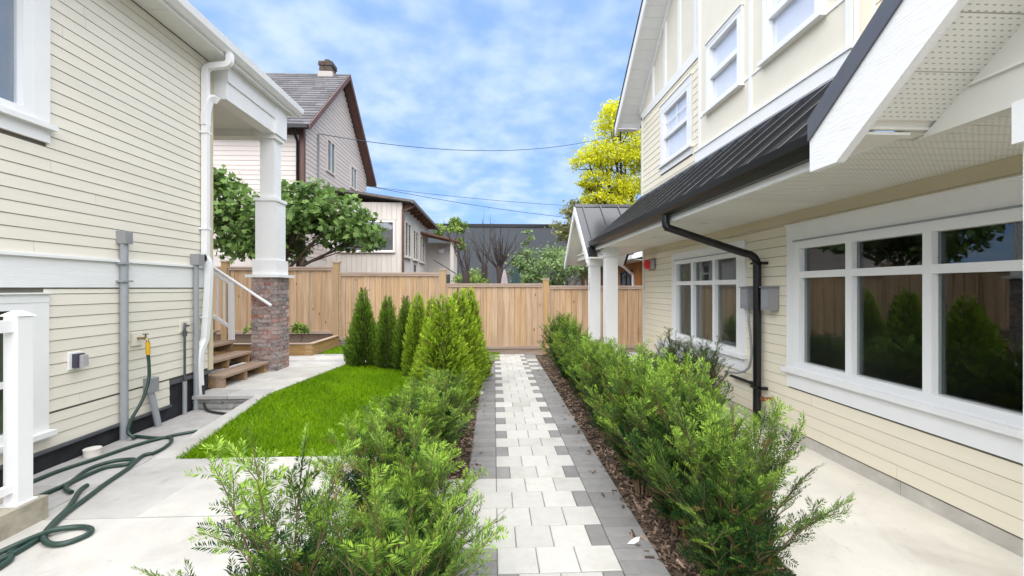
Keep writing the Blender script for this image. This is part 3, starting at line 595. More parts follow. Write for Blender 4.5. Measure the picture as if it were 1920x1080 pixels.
for i in range(4):
    x = GX + .15 + i * .40
    for sgn in (-1, 1):
        mb = MB(); y0 = GY + sgn * .02; rl = GH if sgn > 0 or x < 1.99 else 1.0; y1 = GY + sgn * rl; z0 = GZ - .02 * GS; z1 = GZ - rl * GS
        mb.prism([(x - .012, y0, z0), (x + .012, y0, z0), (x + .010, y0, z0 + .04), (x - .010, y0, z0 + .04)], (0, y1 - y0, z1 - z0)); mb.build('seam', 'roof_metal', gr)
mb = MB(); mb.prism([(GX - .01, GY - .07, GZ - .05), (GX - .01, GY, GZ + .03), (GX - .01, GY + .07, GZ - .05)], (1.45, 0, 0)); mb.build('ridge_cap', 'roof_metal', gr)
def bargeboard(x0, x1, ya, za, s, ylen, sgn, hgt, m, nm='bargeboard', zoff=-.04, cut=.05):
    y1 = ya + sgn * ylen; z1 = za - s * ylen
    mb = MB(); mb.prism([(x0, ya, za + zoff), (x0, y1, z1 + zoff), (x0, y1, z1 + zoff - hgt + s * cut), (x0, y1 - sgn * cut, z1 + s * cut + zoff - hgt), (x0, ya, za + zoff - hgt)], (x1 - x0, 0, 0)); return mb.build(nm, m, RH)
for sgn in (-1, 1): bargeboard(GX - .035, GX, GY, GZ, GS, GH, sgn, .17, 'white_wood')
wg = Wall('x', GX + .32, -1)
mb = MB(); mb.prism([(GX + .33, GY - .98, 2.30), (GX + .33, GY + .98, 2.30), (GX + .33, GY, 2.30 + .98 * GS)], (.05, 0, 0)); gw = mb.build('gable_wall', 'offwhite', RH)
siding(gw, wg, 'cream_r', GY - .95, GY + .95, 2.32, 3.1, .1, top=lambda z: (GY - .9 + (z - 2.3) / GS, GY + .9 - (z - 2.3) / GS))
mb = MB(); mb.box(GX + .24, GX + .55, 8.05, 10.5, 2.20, 2.31); mb.build('porch_beam', 'offwhite', RH)
mb = MB(); mb.prism([(GX, GY - GH, GZ - GH * GS - .05), (GX, GY, GZ - .05), (GX, GY, GZ - .07), (GX, GY - GH, GZ - GH * GS - .07)], (.32, 0, 0)); mb.prism([(GX, GY, GZ - .05), (GX, GY + GH, GZ - GH * GS - .05), (GX, GY + GH, GZ - GH * GS - .07), (GX, GY, GZ - .07)], (1.5, 0, 0)); mb.build('gable_soffit', 'soffit', RH)
def rcol(x, y, h, ztop):
    mb = MB(); mb.box(x - h, x + h, y - h, y + h, .0, ztop - .17); c_ = mb.build('porch_column', 'white_wood', RH)
    mb = MB(); mb.box(x - h - .022, x + h + .022, y - h - .022, y + h + .022, ztop - .17, ztop); mb.build('column_capital', 'white', c_)
    mb = MB(); mb.box(x - h - .02, x + h + .02, y - h - .02, y + h + .02, .0, .2); mb.build('column_base', 'white', c_); return c_
rcol(2.235, 8.0, .112, 2.30); ca = rcol(2.235, 9.3, .112, 2.20)
SEG = {'1': ['r0', 'r1'], '3': ['t', 'm', 'b', 'r0', 'r1']}
for i, ch in enumerate('1133'):                         # house number down the column's path-side face
    z = 1.84 - i * .105; y = 9.3; h, w, t = .035, .026, .010; mb = MB(); X0, X1 = 2.119, 2.1225
    for sgm in SEG[ch]:
        q = {'t': (-w, w, h - t, h), 'm': (-w, w, -t / 2, t / 2), 'b': (-w, w, -h, -h + t), 'r0': (-w, -w + t, 0, h), 'r1': (-w, -w + t, -h, 0)}[sgm]
        if ch == '1': q = (-t / 2, t / 2, q[2], q[3])
        mb.box(X0, X1, y + q[0], y + q[1], z + q[2], z + q[3])
    mb.build('house_digit', 'digit', ca)
# near entry gable beside the camera
NX, NYA, NS = 1.80, .67, .78; NZA = 2.355 + .115 + NS * 1.6
nr = gable_roof(NYA - 1.6, NYA, NZA, NX - .02, 3.3, NS, 'roof_metal')
for sgn in (-1, 1):
    bargeboard(NX - .045, NX, NYA, NZA, NS, 1.6, sgn, .31, 'white_wood', zoff=-.115, cut=.18); bargeboard(NX - .058, NX - .006, NYA, NZA, NS, 1.6, sgn, .12, 'drip_metal', 'drip_edge', zoff=.005, cut=.001)
zs = lambda y: NZA - .415 - NS * abs(NYA - y)
YS = NYA + (NZA - .415 - 2.305) / NS
for i in range(18):
    y0 = NYA - 1.6 + i * .178; y1 = y0 + .172
    if y1 > YS or y0 < 2 * NYA - YS: continue
    mb = MB(); mb.prism([(NX, y0, zs(y0)), (NX, y1, zs(y1)), (NX, y1, zs(y1) + .012), (NX, y0, zs(y0) + .012)], (.36, 0, 0)); mb.build('soffit_panel', 'soffit_perf', nr)
mb = MB(); mb.prism([(NX, 2 * NYA - YS, zs(YS) + .014), (NX, NYA, zs(NYA) + .014), (NX, NYA, zs(NYA) + .03), (NX, 2 * NYA - YS, zs(YS) + .03)], (.36, 0, 0)); mb.prism([(NX, NYA, zs(NYA) + .014), (NX, YS, zs(YS) + .014), (NX, YS, zs(YS) + .03), (NX, NYA, zs(NYA) + .03)], (.36, 0, 0)); mb.build('soffit_backing', 'soffit', nr)
MB().box(NX + .001, 2.12, YS, YS + .025, 2.306, 2.345).box(NX + .001, 2.03, YS + .02, NYA + 1.58, 2.286, 2.300).build('soffit_return', 'soffit', nr)
yb = NYA + (zs(NYA) - 2.275) / NS
mb = MB(); mb.prism([(2.10, 2 * NYA - yb, 2.275), (2.10, yb, 2.275), (2.10, NYA, zs(NYA))], (.06, 0, 0)); ng = mb.build('gable_wall', 'offwhite', RH)
mb = MB(); mb.prism([(2.085, 2 * NYA - yb + .25, 2.44), (2.085, yb - .25, 2.44), (2.085, yb - .21, 2.43), (2.085, 2 * NYA - yb + .21, 2.43)], (.015, 0, 0)); mb.build('gable_trim', 'soffit', ng)
mb = MB(); mb.box(2.046, 2.27, 1.30, 1.544, 0, 2.10); nc_ = mb.build('porch_column', 'white_wood', RH); mb = MB(); mb.box(2.016, 2.30, 1.27, 1.557, 2.10, 2.262); mb.build('column_capital', 'white', nc_)
# upper storey: set-back sided wall, projecting panelled bay
wu = Wall('x', 3.21, -1); wb = Wall('x', 3.02, -1)
YC = 8.98; RZ = lambda y: 5.44 + .885 * (9.06 - y)
U1 = (6.78, 7.82, 3.86, 4.86)
mb = MB(); cu = core(RH, wu, 'sheathing_shade', 0.0, YC - .02, 3.2, 5.25, [U1], 'upper_wall')
siding(cu, wu, 'cream_r', 6.0, YC - .05, 3.33, 5.14, .118, [(U1[0] - .13, U1[1] + .13, U1[2] - .17, U1[3] + .13)])
siding(cu, wu, 'cream_r', 0.2, 3.46, 3.33, 5.8, .118)
mb = MB(); wu.box(mb, YC - .05, YC + .01, 3.3, 5.22, -.1, .03); mb.build('corner_board', 'offwhite', cu)
window(RH, wu, *U1, [], [4.36], fw=.05, bar=.075, glass='glass_hi', casing=.12, cm='white', apron=.11, back='blind', cas_head=.13)
for q in ((U1[0] + U1[1]) / 2,): mb = MB(); wu.box(mb, q - .009, q + .009, 4.40, 4.81, -.02, -.012); mb.build('muntin', 'vinyl', RH)
mb = MB(); wu.box(mb, U1[0] + .05, U1[1] - .05, 4.60, 4.618, -.02, -.013); mb.build('muntin', 'vinyl', RH)
mb = MB(); wu.box(mb, 5.9, YC + .02, 5.15, 5.31, -.05, .03); mb.build('gable_band', 'white_wood', RH)
mb = MB(); mb.prism([wu.P(YC - .03, 5.26, 0), wu.P(0, 5.26, 0), wu.P(0, 7.6, 0), wu.P(6.0, 8.1, 0), wu.P(9.05, RZ(9.05), 0)], (.1, 0, 0)); gpn = mb.build('gable_panel', 'cream_panel', RH)
for q in (8.35, 7.75, 7.15, 6.55): mb = MB(); wu.box(mb, q - .045, q + .045, 5.31, RZ(q) - .06, 0, .022); mb.build('batten', 'white', gpn)
def rake(x0, x1, ya, yb_, h0, h1, m, nm):
    mb = MB(); mb.prism([(x0, ya, RZ(ya) + h0), (x0, yb_, RZ(yb_) + h0), (x0, yb_, RZ(yb_) + h1), (x0, ya, RZ(ya) + h1)], (x1 - x0, 0, 0)); return mb.build(nm, m, RH)
rake(3.17, 3.208, 9.05, 6.1, -.14, -.005, 'white', 'rake_trim')
rake(2.74, 2.775, 9.46, 6.1, -.10, .12, 'white_wood', 'bargeboard'); rake(2.72, 3.9, 9.48, 6.1, .12, .15, 'roof_metal', 'upper_roof')
rs = rake(2.776, 3.30, 9.44, 6.1, .012, .03, 'soffit_white', 'rake_soffit')
for i in range(24):
    ya = 9.43 - i * .14; rk = MB(); rk.prism([(2.776, ya, RZ(ya) - .001), (2.776, ya - .134, RZ(ya - .134) - .001), (2.776, ya - .134, RZ(ya - .134) + .011), (2.776, ya, RZ(ya) + .011)], (.42, 0, 0)); rk.build('soffit_panel', 'soffit_white', rs)
mb = MB(); mb.box(2.776, 3.2, 9.3, 9.45, 5.09, 5.11); mb.build('eave_return', 'soffit_white', RH)
U2 = (5.02, 5.78, 4.03, 4.92); U3 = (3.76, 4.53, 4.06, 5.05)
by0, by1 = 3.42, 6.08
cb_ = core(RH, wb, 'cream_panel', by0, by1, 3.38, 6.9, [U2, U3], 'bay_wall', .16)
for q in (U2, U3): window(RH, wb, *q, [], [q[2] + .45], fw=.05, bar=.07, glass='glass_hi', casing=.045, cm='white', sill=True, back='blind')
mb = MB(); mb.box(2.985, 3.18, by0 - .012, by1 + .06, 3.34, 3.545); mb.box(2.97, 3.18, by0 - .03, by1 + .07, 3.545, 3.575); mb.build('bay_band', 'white_wood', RH)
for y0, z0, z1 in ((by0 + .035, 3.575, 6.8), (by1 - .02, 3.575, 6.8), (4.83, 3.575, 6.8)): mb = MB(); wb.box(mb, y0 - .03, y0 + .03, z0, z1, 0, .012); mb.build('batten', 'white', cb_)
for a, b in ((by0 + .065, 3.71), (4.58, 4.80), (4.86, 4.97), (5.83, by1 - .05)): mb = MB(); wb.box(mb, a, b, 4.02, 4.045, 0, .012); mb.build('batten', 'white', cb_)
mb = MB(); wb.box(mb, by0 - .008, by0, 3.576, 6.8, -.19, -.006); mb.build('bay_return', 'cream_panel', cb_)
for d0, d1 in ((-.035, 0.0), (-.19, -.165)): mb = MB(); wb.box(mb, by0 - .022, by0 - .008, 3.576, 6.8, d0, d1); mb.build('batten', 'white', cb_)
# downspout
yq = 4.58
mb = MB(); mb.tube(smooth_path([(1.93, 4.66, 2.36), (1.93, 4.66, 2.27), (1.945, 4.655, 2.225), (2.0, 4.65, 2.20), (2.72, yq + .02, 1.955), (2.86, yq, 1.91), (2.925, yq, 1.84), (2.935, yq, 1.70), (2.935, yq, .9), (2.935, yq, .02)], 5), .042, 12); dr = mb.build('downspout', 'black_metal', RH)
for i in range(6): mb = MB(); t = i * .011; mb.tube([(1.93 + t * .25, 4.66, 2.285 - t), (1.93 + t * .3, 4.66, 2.280 - t)], .0445, 12); mb.build('crimp', 'black_metal', dr)
for z in (1.80, .42): mb = MB(); mb.box(2.93, 3.01, yq - .085, yq - .05, z, z + .03); mb.box(2.885, 2.93, yq - .05, yq + .05, z + .004, z + .026); mb.build('bracket', 'black_metal', dr)
for x, y in ((2.45, 3.1), (2.5, 4.9), (2.45, 6.3), (2.5, 7.6)): mb = MB(); mb.tube([(x, y, 2.3015), (x, y, 2.296)], .055, 20); q = mb.build('soffit_light', 'vinyl', RH); mb = MB(); mb.tube([(x, y, 2.2958), (x, y, 2.2945)], .035, 16); mb.build('light_lens', 'offwhite', q)
# ---------------------------------------------------------------- things on the walls
t = thing('electrical_conduit', (-3.78, 4.46, 0), 'grey conduit running up the cream wall beside the yellow hose end', 'conduit')
MB().tube([(-3.765, 4.46, -.01), (-3.765, 4.46, 2.0)], .035, 12).build('pipe', 'grey_pvc', t); MB().cbox(-3.81, -3.715, 4.415, 4.505, 1.99, 2.12, .006).build('junction_box', 'grey_box', t)
for z in (1.60, 1.78): MB().box(-3.80, -3.722, 4.40, 4.52, z, z + .018).build('strap', 'grey_pvc', t)
t = thing('electrical_conduit', (-3.78, 5.57, 0), 'thin grey conduit behind the white corner downspout', 'conduit')
MB().tube([(-3.765, 5.50, .0), (-3.765, 5.50, 1.84)], .03, 12).build('pipe', 'grey_pvc', t); MB().cbox(-3.81, -3.70, 5.45, 5.56, 1.83, 1.97, .006).build('junction_box', 'grey_box', t)
t = thing('outlet_box', (-3.8, 4.0, .88), 'outdoor electrical outlet with clear bubble cover on cream wall', 'outlet')
MB().cbox(-3.806, -3.790, 3.93, 4.05, .805, .96, .003).build('cover_plate', 'vinyl', t); MB().box(-3.790, -3.745, 3.955, 3.975, .82, .945).box(-3.790, -3.745, 3.975, 4.03, .935, .945).box(-3.790, -3.76, 3.975, 4.03, .84, .935).build('cover_hinge', 'dark_plastic', t); MB().cbox(-3.760, -3.715, 3.978, 4.03, .825, .933, .004).build('bubble_cover', 'clear_plastic', t)
t = thing('hose_tap', (-3.8, 4.66, 1.02), 'brass garden tap on a cream mounting plate with hose attached', 'tap')
MB().cbox(-3.806, -3.785, 4.58, 4.72, .93, 1.07, .003).build('mounting_plate', 'cream', t); MB().tube([(-3.785, 4.65, 1.005), (-3.70, 4.65, 1.005), (-3.685, 4.65, .985), (-3.683, 4.65, .955)], .014, 10).build('spout', 'brass', t); MB().tube([(-3.705, 4.65, 1.02), (-3.705, 4.65, 1.045)], .008, 8).tube([(-3.705, 4.65, 1.045), (-3.705, 4.65, 1.053)], .026, 12).build('handle', 'steel_dark', t)
t = thing('small_junction_box', (-3.78, 4.82, 0), 'small grey box on a short leaning pipe at the wall foot', 'electrical box')
MB().cbox(-3.81, -3.715, 4.745, 4.845, .40, .56, .006).build('box', 'grey_box', t); MB().tube([(-3.763, 4.79, .40), (-3.755, 4.80, .34), (-3.74, 4.87, -.01)], .032, 12).build('pipe', 'grey_pvc', t)
t = thing('gas_pipe', (-3.77, 5.31, 0), 'dark upright gas pipe with elbow by the wall corner', 'pipe')
MB().tube(smooth_path([(-3.77, 5.31, -.01), (-3.77, 5.31, 1.03), (-3.765, 5.32, 1.07), (-3.755, 5.36, 1.08)], 4), .013, 8).build('riser', 'steel_dark', t); MB().tube([(-3.77, 5.31, .0), (-3.77, 5.31, .40)], .024, 10).build('sleeve', 'grey_pvc', t); MB().tube([(-3.77, 5.31, .95), (-3.77, 5.31, 1.02)], .022, 10).build('union', 'steel_dark', t); MB().cbox(-3.806, -3.79, 5.27, 5.43, 1.0, 1.14, .003).build('mounting_plate', 'cream', t)
t = MB().tube([(-3.70, 4.05, -.01), (-3.70, 4.05, .05)], .062, 24).tube([(-3.70, 4.05, .05), (-3.70, 4.05, .062)], .066, 24).build('round_drain', 'sprinkler', None, (-3.70, 4.05, 0)); tag(t, 'small round off-white drain cap on the grey walkway', 'drain cap')
# hose
def zp(u, v, z=.016):
    a = (u - 960) / 790; b = (540 - v) / 790; th = math.atan(34 / 790); t_ = (z - 1.54) / b
    return (t_ * (math.sin(th) + a * math.cos(th)), t_ * (math.cos(th) - a * math.sin(th)), z)
H = thing('garden_hose', (-3.5, 4.0, 0), 'dark green garden hose coiled loosely across the walkway and slab', 'hose')
MB().tube([(-3.683, 4.65, .965), (-3.68, 4.65, .83)], .021, 12).build('hose_end', 'yellow', H)
hp = [(-3.68, 4.65, .83), (-3.67, 4.65, .72), (-3.66, 4.63, .55), (-3.67, 4.56, .36), (-3.70, 4.47, .20), (-3.70, 4.43, .08), (-3.64, 4.43, .025), zp(255, 818), zp(300, 821), zp(330, 815), zp(370, 808)]
MB().tube(smooth_path(hp, 6), .0155, 10).build('hose_run', 'hose', H)
MB().tube(smooth_path([(-3.70, 5.53, .30), (-3.69, 5.53, .18), (-3.66, 5.50, .05), zp(390, 770), zp(410, 774), zp(428, 776)], 6), .0145, 10).build('hose_run', 'hose_black', H)
MB().tube(smooth_path([zp(25, 915), zp(60, 903), zp(110, 883), zp(180, 860), zp(250, 836), zp(300, 822), zp(318, 820), zp(321, 828), zp(305, 841), zp(285, 851)], 6), .0155, 10).build('hose_run', 'hose', H)
MB().tube(smooth_path([zp(62, 935), zp(85, 925), zp(130, 905), zp(165, 880), zp(210, 865), zp(250, 861), zp(240, 870), zp(200, 876), zp(160, 892), zp(128, 908), zp(124, 917), zp(134, 923)], 6), .0155, 10).build('hose_run', 'hose', H)
MB().tube(smooth_path([zp(283, 850), zp(265, 856), zp(240, 878), zp(200, 905), zp(160, 935), zp(120, 965), zp(85, 1000), zp(40, 1030), zp(-5, 1052), zp(-60, 1075)], 6), .0165, 10).build('hose_run', 'hose', H)
MB().tube(smooth_path([zp(163, 910), zp(150, 920), zp(130, 950), zp(105, 975), zp(85, 998), zp(82, 1010, .02), zp(95, 1020), zp(125, 1018), zp(165, 1002), zp(170, 992), zp(150, 988), zp(105, 993, .03), zp(70, 1005, .035), zp(30, 1022, .035), zp(-30, 1050), zp(-90, 1080)], 6), .0165, 10).build('hose_run', 'hose', H)
MB().tube(smooth_path([zp(60, 1010), zp(20, 1035), zp(18, 1050), zp(-20, 1075)], 6), .0165, 10).build('hose_run', 'hose', H)
# right wall
for i, (y0, lab) in enumerate(((4.70, 'grey utility meter box with conduit beside the smaller window'), (4.315, 'grey utility meter box between black downspout and large window'))):
    t = thing('meter_box', (2.95, y0 + .07, 1.43), lab, 'meter box'); MB().cbox(2.90, 3.0, y0, y0 + .145, 1.30, 1.545, .008).build('enclosure', 'grey_box', t); MB().cbox(2.892, 2.90, y0 + .02, y0 + .125, 1.34, 1.52, .002).build('door', 'grey_pvc', t)
    MB().box(2.885, 3.0, y0 - .008, y0 + .153, 1.545, 1.557).build('lid', 'grey_box', t)
    if i == 0: MB().tube(smooth_path([(2.95, 4.76, 1.30), (2.95, 4.76, 1.15), (2.955, 4.73, .95), (2.955, 4.72, .75), (2.95, 4.78, .60), (2.93, 4.95, .52), (2.90, 5.15, .50)], 6), .014, 8).build('conduit', 'grey_pvc', t)
t = thing('wall_tap', (2.98, 4.43, .33), 'reddish copper wall tap just right of the black downspout', 'tap')
MB().tube([(3.0, 4.42, .345), (2.93, 4.42, .345), (2.90, 4.42, .33)], .017, 10).build('spout', 'copper_red', t); MB().tube([(2.885, 4.42, .345), (2.90, 4.42, .345)], .028, 12).build('handle', 'copper_red', t)
t = thing('black_pipe', (2.9, 4.8, .43), 'short black horizontal pipe left of the black downspout', 'pipe'); MB().tube([(2.965, 4.70, .445), (2.965, 5.15, .445)], .018, 10).build('pipe', 'black_metal', t); MB().tube([(2.965, 4.69, .445), (2.965, 4.74, .445)], .027, 10).build('coupling', 'black_metal', t)
t = thing('fire_alarm', (2.97, 7.9, 2.0), 'red fire alarm bell and grey sprinkler gong high on cream wall', 'alarm')
MB().cbox(2.985, 3.0, 7.74, 8.0, 1.88, 2.10, .003).build('back_box', 'grey_box', t); MB().tube([(2.985, 7.93, 1.99), (2.90, 7.93, 1.99), (2.87, 7.93, 1.99)], [.095, .095, .06], 20).build('bell', 'red', t); MB().cbox(2.93, 2.985, 7.70, 7.79, 1.90, 2.05, .004).build('strobe', 'clear_plastic', t); MB().box(2.90, 2.985, 7.69, 7.80, 2.05, 2.06).build('strobe_hood', 'grey_box', t)
t = thing('heat_pump', (2.7, 5.95, 0), 'light grey outdoor heat pump unit under the smaller window', 'heat pump')
MB().cbox(2.52, 2.88, 5.5, 6.4, .06, .735, .02).build('casing', 'ac_metal', t); MB().box(2.52, 2.88, 5.55, 5.62, 0, .06).box(2.52, 2.88, 6.28, 6.35, 0, .06).build('feet', 'black_metal', t)
for i in range(9): MB().tube([(2.512, 5.87 + .03 * (9 - i) * math.cos(a) , .4 + .03 * (9 - i) * math.sin(a)) for a in [k * math.pi / 12 for k in range(25)]], .003, 4).build('grille_ring', 'steel_dark', t)
MB().tube([(2.519, 5.87, .4), (2.515, 5.87, .4)], .27, 24).build('fan_opening', 'dark_slot', t)
# drain cover beside the path and litter
t = MB().tube([(-.28, 6.20, -.03), (-.28, 6.20, .004)], .12, 28).build('round_drain', 'sprinkler', None, (-.28, 6.2, 0)); tag(t, 'round pale drain lid set beside the dark path edging', 'drain lid'); MB().tube([(-.28 + .135 * math.cos(a), 6.20 + .135 * math.sin(a), .002) for a in [k * math.pi / 14 for k in range(29)]], .008, 6).build('rim', 'conc_grey', t)
t = MB(); t.add([(.80, 2.50, .003), (.84, 2.49, .006), (.88, 2.52, .004), (.90, 2.56, .008), (.87, 2.55, .012), (.83, 2.53, .005)], [(0, 1, 2, 4, 5), (2, 3, 4)]); t = t.build('paper_scrap', 'litter', None, (.85, 2.52, 0)); tag(t, 'small torn white paper scrap on the dark edging pavers', 'paper')

# ---------------------------------------------------------------- fence
FY = 10.15
FN = thing('wooden_fence', (0, FY, 0), 'tall cedar board fence with stepped panels and square posts', 'fence')
posts = [(-8.75, 2.18, .1), (-6.28, 2.18, .1), (-3.72, 2.17, .0), (-1.21, 2.0, .0), (1.255, 1.77, -.05), (3.74, 1.74, -.05), (6.2, 1.74, -.05)]
secs = [(2.04, .50), (2.04, .50), (1.91, .36), (1.65, .12), (1.60, .12), (1.60, .12)]
for x, zt, zb in posts:
    p = MB().box(x - .065, x + .065, FY - .065, FY + .065, zb, zt - .035).build('post', 'post_wood', FN); MB().box(x - .08, x + .08, FY - .08, FY + .08, zt - .035, zt).build('post_cap', 'rail_wood', p)
fbm = {}
for i, (zt, zb) in enumerate(secs):
    a, b = posts[i][0] + .068, posts[i + 1][0] - .068
    MB().box(a, b, FY - .055, FY + .055, zt - .035, zt).build('cap_rail', 'rail_wood', FN); MB().box(a, b, FY - .045, FY - .012, zt - .085, zt - .036).build('top_rail', 'rail_wood', FN)
    MB().box(a, b, FY - .045, FY + .03, zb - .04, zb + .03).build('bottom_rail', 'rail_wood', FN)
    for q in (a, b - .035): MB().box(q, q + .035, FY - .044, FY - .013, zb + .031, zt - .087).build('edge_trim', 'rail_wood', FN)
    if i != 2: MB().box(a, b, FY - .02, FY + .02, -.08 if i > 2 else .1, zb - .042).build('kick_board', 'dark_wood' if i < 3 else 'rail_wood', FN)
    n = 17; w = (b - a - .002) / n
    for k in range(n):
        key = (round(w, 3), zt, k % 3)
        if key not in fbm: fbm[key] = MB().box(-w / 2 + .003, w / 2 - .003, -.01, .009, zb + .02 - zt, -.036).mesh('fence_board', 'cedar_wood')
        q = link('fence_board', fbm[key], FN, (a + w * (k + .5), FY + (.007 if k % 2 else -.003) + rng.uniform(-.002, .002), zt))
PL = thing('planter_bed', (-4.3, 9.2, .17), 'low timber planter bed with bare soil in front of the fence', 'planter')
for z0, z1 in ((.17, .275), (.278, .40)): MB().box(-6.0, -3.67, 8.66, 8.72, z0, z1).build('front_timber', 'planter_wood', PL); MB().box(-3.735, -3.675, 8.722, FY - .07, z0, z1).build('side_timber', 'planter_wood', PL)
MB().box(-3.80, -3.665, 8.655, 8.73, .17, .405).build('corner_post', 'planter_wood', PL); MB().box(-6.0, -3.64, 8.64, 8.74, .406, .425).box(-3.75, -3.64, 8.74, FY - .07, .406, .424).build('cap', 'rail_wood', PL); MB().box(-6.0, -3.74, 8.74, FY - .06, .17, .37).build('soil', 'soil', PL)

# ---------------------------------------------------------------- houses behind
BH_ = thing('background_house', (-7.5, 17, 0), 'older taupe gabled house with brown trim and brick chimney behind fig tree', 'house')
GXp = -6.25; y0, y1 = 14.1, 20.9; ez = 6.95; ym = (y0 + y1) / 2; rzz = 10.15
wf = Wall('y', y0, -1); wgp = Wall('x', GXp, 1)
mb = MB(); mb.box(-9.1, GXp - .001, y0 + .001, y1, 0, ez); mb.prism([(GXp - .002, y0, ez), (GXp - .002, y1, ez), (GXp - .002, ym, rzz - .15)], (-2.8, 0, 0)); bw = mb.build('wall', 'house_siding', BH_)
siding(bw, wf, 'house_siding', -9.1, GXp - .08, 2.6, 6.75, .155)
GW = [(15.95, 16.75, 5.9, 7.15), (18.55, 19.35, 5.9, 6.9)]
sg_ = (rzz - .1 - ez) / (ym - y0)
siding(bw, wgp, 'house_siding_g', y0 + .1, y1, 2.6, 9.95, .155, GW, top=lambda z: (y0 + max(0, (z + .1 - ez) / sg_), y1 - max(0, (z + .1 - ez) / sg_)))
mb = MB(); wgp.box(mb, y0, y0 + .12, 2, 6.9, 0, .03); wf.box(mb, GXp - .12, GXp + .03, 2, 6.9, 0, .03); mb.build('corner_board', 'brown_trim', BH_)
for q in GW: window(BH_, wgp, *q, [(q[0] + q[1]) / 2], [], fw=.06, bar=.05, dep=.02, frame='house_siding', casing=.0, sill=False, back='interior', solid=True)
MB().tube([(GXp + .06, 15.2, 3), (GXp + .06, 15.2, 7.0)], .035, 8).build('service_mast', 'grey_pvc', BH_)
ov = .42
mb = MB()
for sgn, ya in ((1, y0), (-1, y1)):
    yo = ya - sgn * ov; zo = ez + .05 - sg_ * ov
    mb.prism([(-9.4, yo, zo), (-9.4, ym, rzz), (-9.4, ym, rzz + .12), (-9.4, yo, zo + .12)], (9.4 + GXp + .35, 0, 0))
rf = mb.build('roof', 'shingle', BH_)
zo = ez + .05 - sg_ * ov; nr_ = 22; shm = {}
for r_ in range(nr_):                                   # shingle courses on the slope that faces the garden
    f0 = r_ / nr_; yy = y0 - ov + f0 * (ym - y0 + ov); z_ = zo + .12 + f0 * (rzz - zo); dy = (ym - y0 + ov) / nr_; dz = (rzz - zo) / nr_
    x = -9.4 + (r_ % 3) * -.1; 
    while x < GXp + .3:
        wd = rng.choice((.42, .5, .6)); xx0, xx1 = max(x, -9.4), min(x + wd, GXp + .35)
        if xx1 - xx0 > .05:
            key = round(xx1 - xx0, 2)
            if key not in shm: shm[key] = MB().prism([(0, -.02, .0), (0, dy, dz), (0, dy, dz + .006), (0, -.02, .03)], (key - .006, 0, 0)).mesh('shingle', 'shingle')
            if len([1]) and r_ < 22 and rng.random() < 2: link('shingle', shm[key], rf, (xx0, yy, z_))
        x += wd
for sgn, ya in ((1, y0), (-1, y1)):
    yo = ya - sgn * ov; mb = MB(); mb.prism([(GXp + .355, yo, zo - .06), (GXp + .355, ym, rzz - .09), (GXp + .355, ym, rzz + .14), (GXp + .355, yo, zo + .14)], (.04, 0, 0)); mb.build('bargeboard', 'brown_trim', BH_)
    mb = MB(); mb.prism([(GXp + .03, yo, zo - .02), (GXp + .03, ym, rzz - .03), (GXp + .03, ym, rzz - .005), (GXp + .03, yo, zo - .002)], (.322, 0, 0)); mb.build('rake_soffit', 'brown_trim', BH_)
MB().box(-9.4, GXp + .35, y0 - ov - .10, y0 - ov, zo + .0, zo + .12).build('gutter', 'black_metal', BH_); MB().tube([(GXp - .15, y0 - .38, zo), (GXp - .15, y0 - .06, zo - .3), (GXp - .15, y0 - .06, 2)], .05, 8).build('downspout', 'black_metal', BH_); MB().box(-9.1, GXp, y0 - .04, y0 - .012, 6.55, 6.80).build('frieze', 'brown_trim', BH_)
ch = MB().hexa([(GXp - .85, ym - .3, rzz - .3), (GXp - .2, ym - .3, rzz - .3), (GXp - .2, ym + .3, rzz - .3), (GXp - .85, ym + .3, rzz - .3), (GXp - .80, ym - .25, rzz + .12), (GXp - .25, ym - .25, rzz + .12), (GXp - .25, ym + .25, rzz + .12), (GXp - .80, ym + .25, rzz + .12)]).build('chimney', 'mortar', rf)
for c in range(5):
    z = rzz + .1 + c * .085; h = .25 - .004 * c + (.04 if c in (3, 4) else 0)
    for x0, x1 in ((-h, -.02), (.0, h)) if c % 2 else ((-h, -.1), (-.08, h)): MB().box(GXp - .52 + x0, GXp - .52 + x1, ym - h, ym + h, z, z + .075).build('chimney_course', 'chimney', rf)
MB().tube([(GXp - .52, ym, rzz + .50), (GXp - .52, ym, rzz + .66)], [.16, .13], 12).build('flue', 'chimney', rf)

SH = thing('garden_annex', (-5, 18, 0), 'whitewashed board annex with brown eaves and row of side windows', 'annex')
ax, ay0, ay1 = -3.46, 16.0, 22.2; az = 4.75
mb = MB(); mb.box(-9, ax - .004, ay0 + .004, ay1, 0, az - .02); sw = mb.build('wall', 'shed_wall', SH)
wa = Wall('y', ay0, -1); wside = Wall('x', ax, 1)
fw_ = (-5.8, -3.72, 2.90, 4.05)
for i in range(30):
    x1 = ax - i * .185; x0 = x1 - .178
    for z0, z1 in (((0.8, az),) if not (x1 > fw_[0] and x0 < fw_[1]) else ((.8, fw_[2] - .05), (fw_[3] + .05, az))): mb = MB(); wa.box(mb, x0, x1, z0, z1, -.003, .02); mb.build('wall_board', 'shed_wall', sw)
window(SH, wa, *fw_, [-4.75], [], fw=.05, bar=.06, dep=.03, glass='glass_hi', frame='blind', sill=True, cm='shed_wall', back='interior', solid=True)
sws = [(16.35, 17.55, 2.75, 4.15), (18.0, 19.2, 2.75, 4.05), (19.6, 20.9, 2.75, 4.0)]
y = ay0
while y < ay1:
    zz_ = ((.8, az),)
    for q in sws:
        if y + .25 > q[0] and y < q[1]: zz_ = ((.8, q[2] - .05), (q[3] + .05, az))
    for z0, z1 in zz_: mb = MB(); wside.box(mb, y, y + .245, z0, z1, -.003, .015); mb.build('wall_board', 'shed_wall', sw)
    y += .25
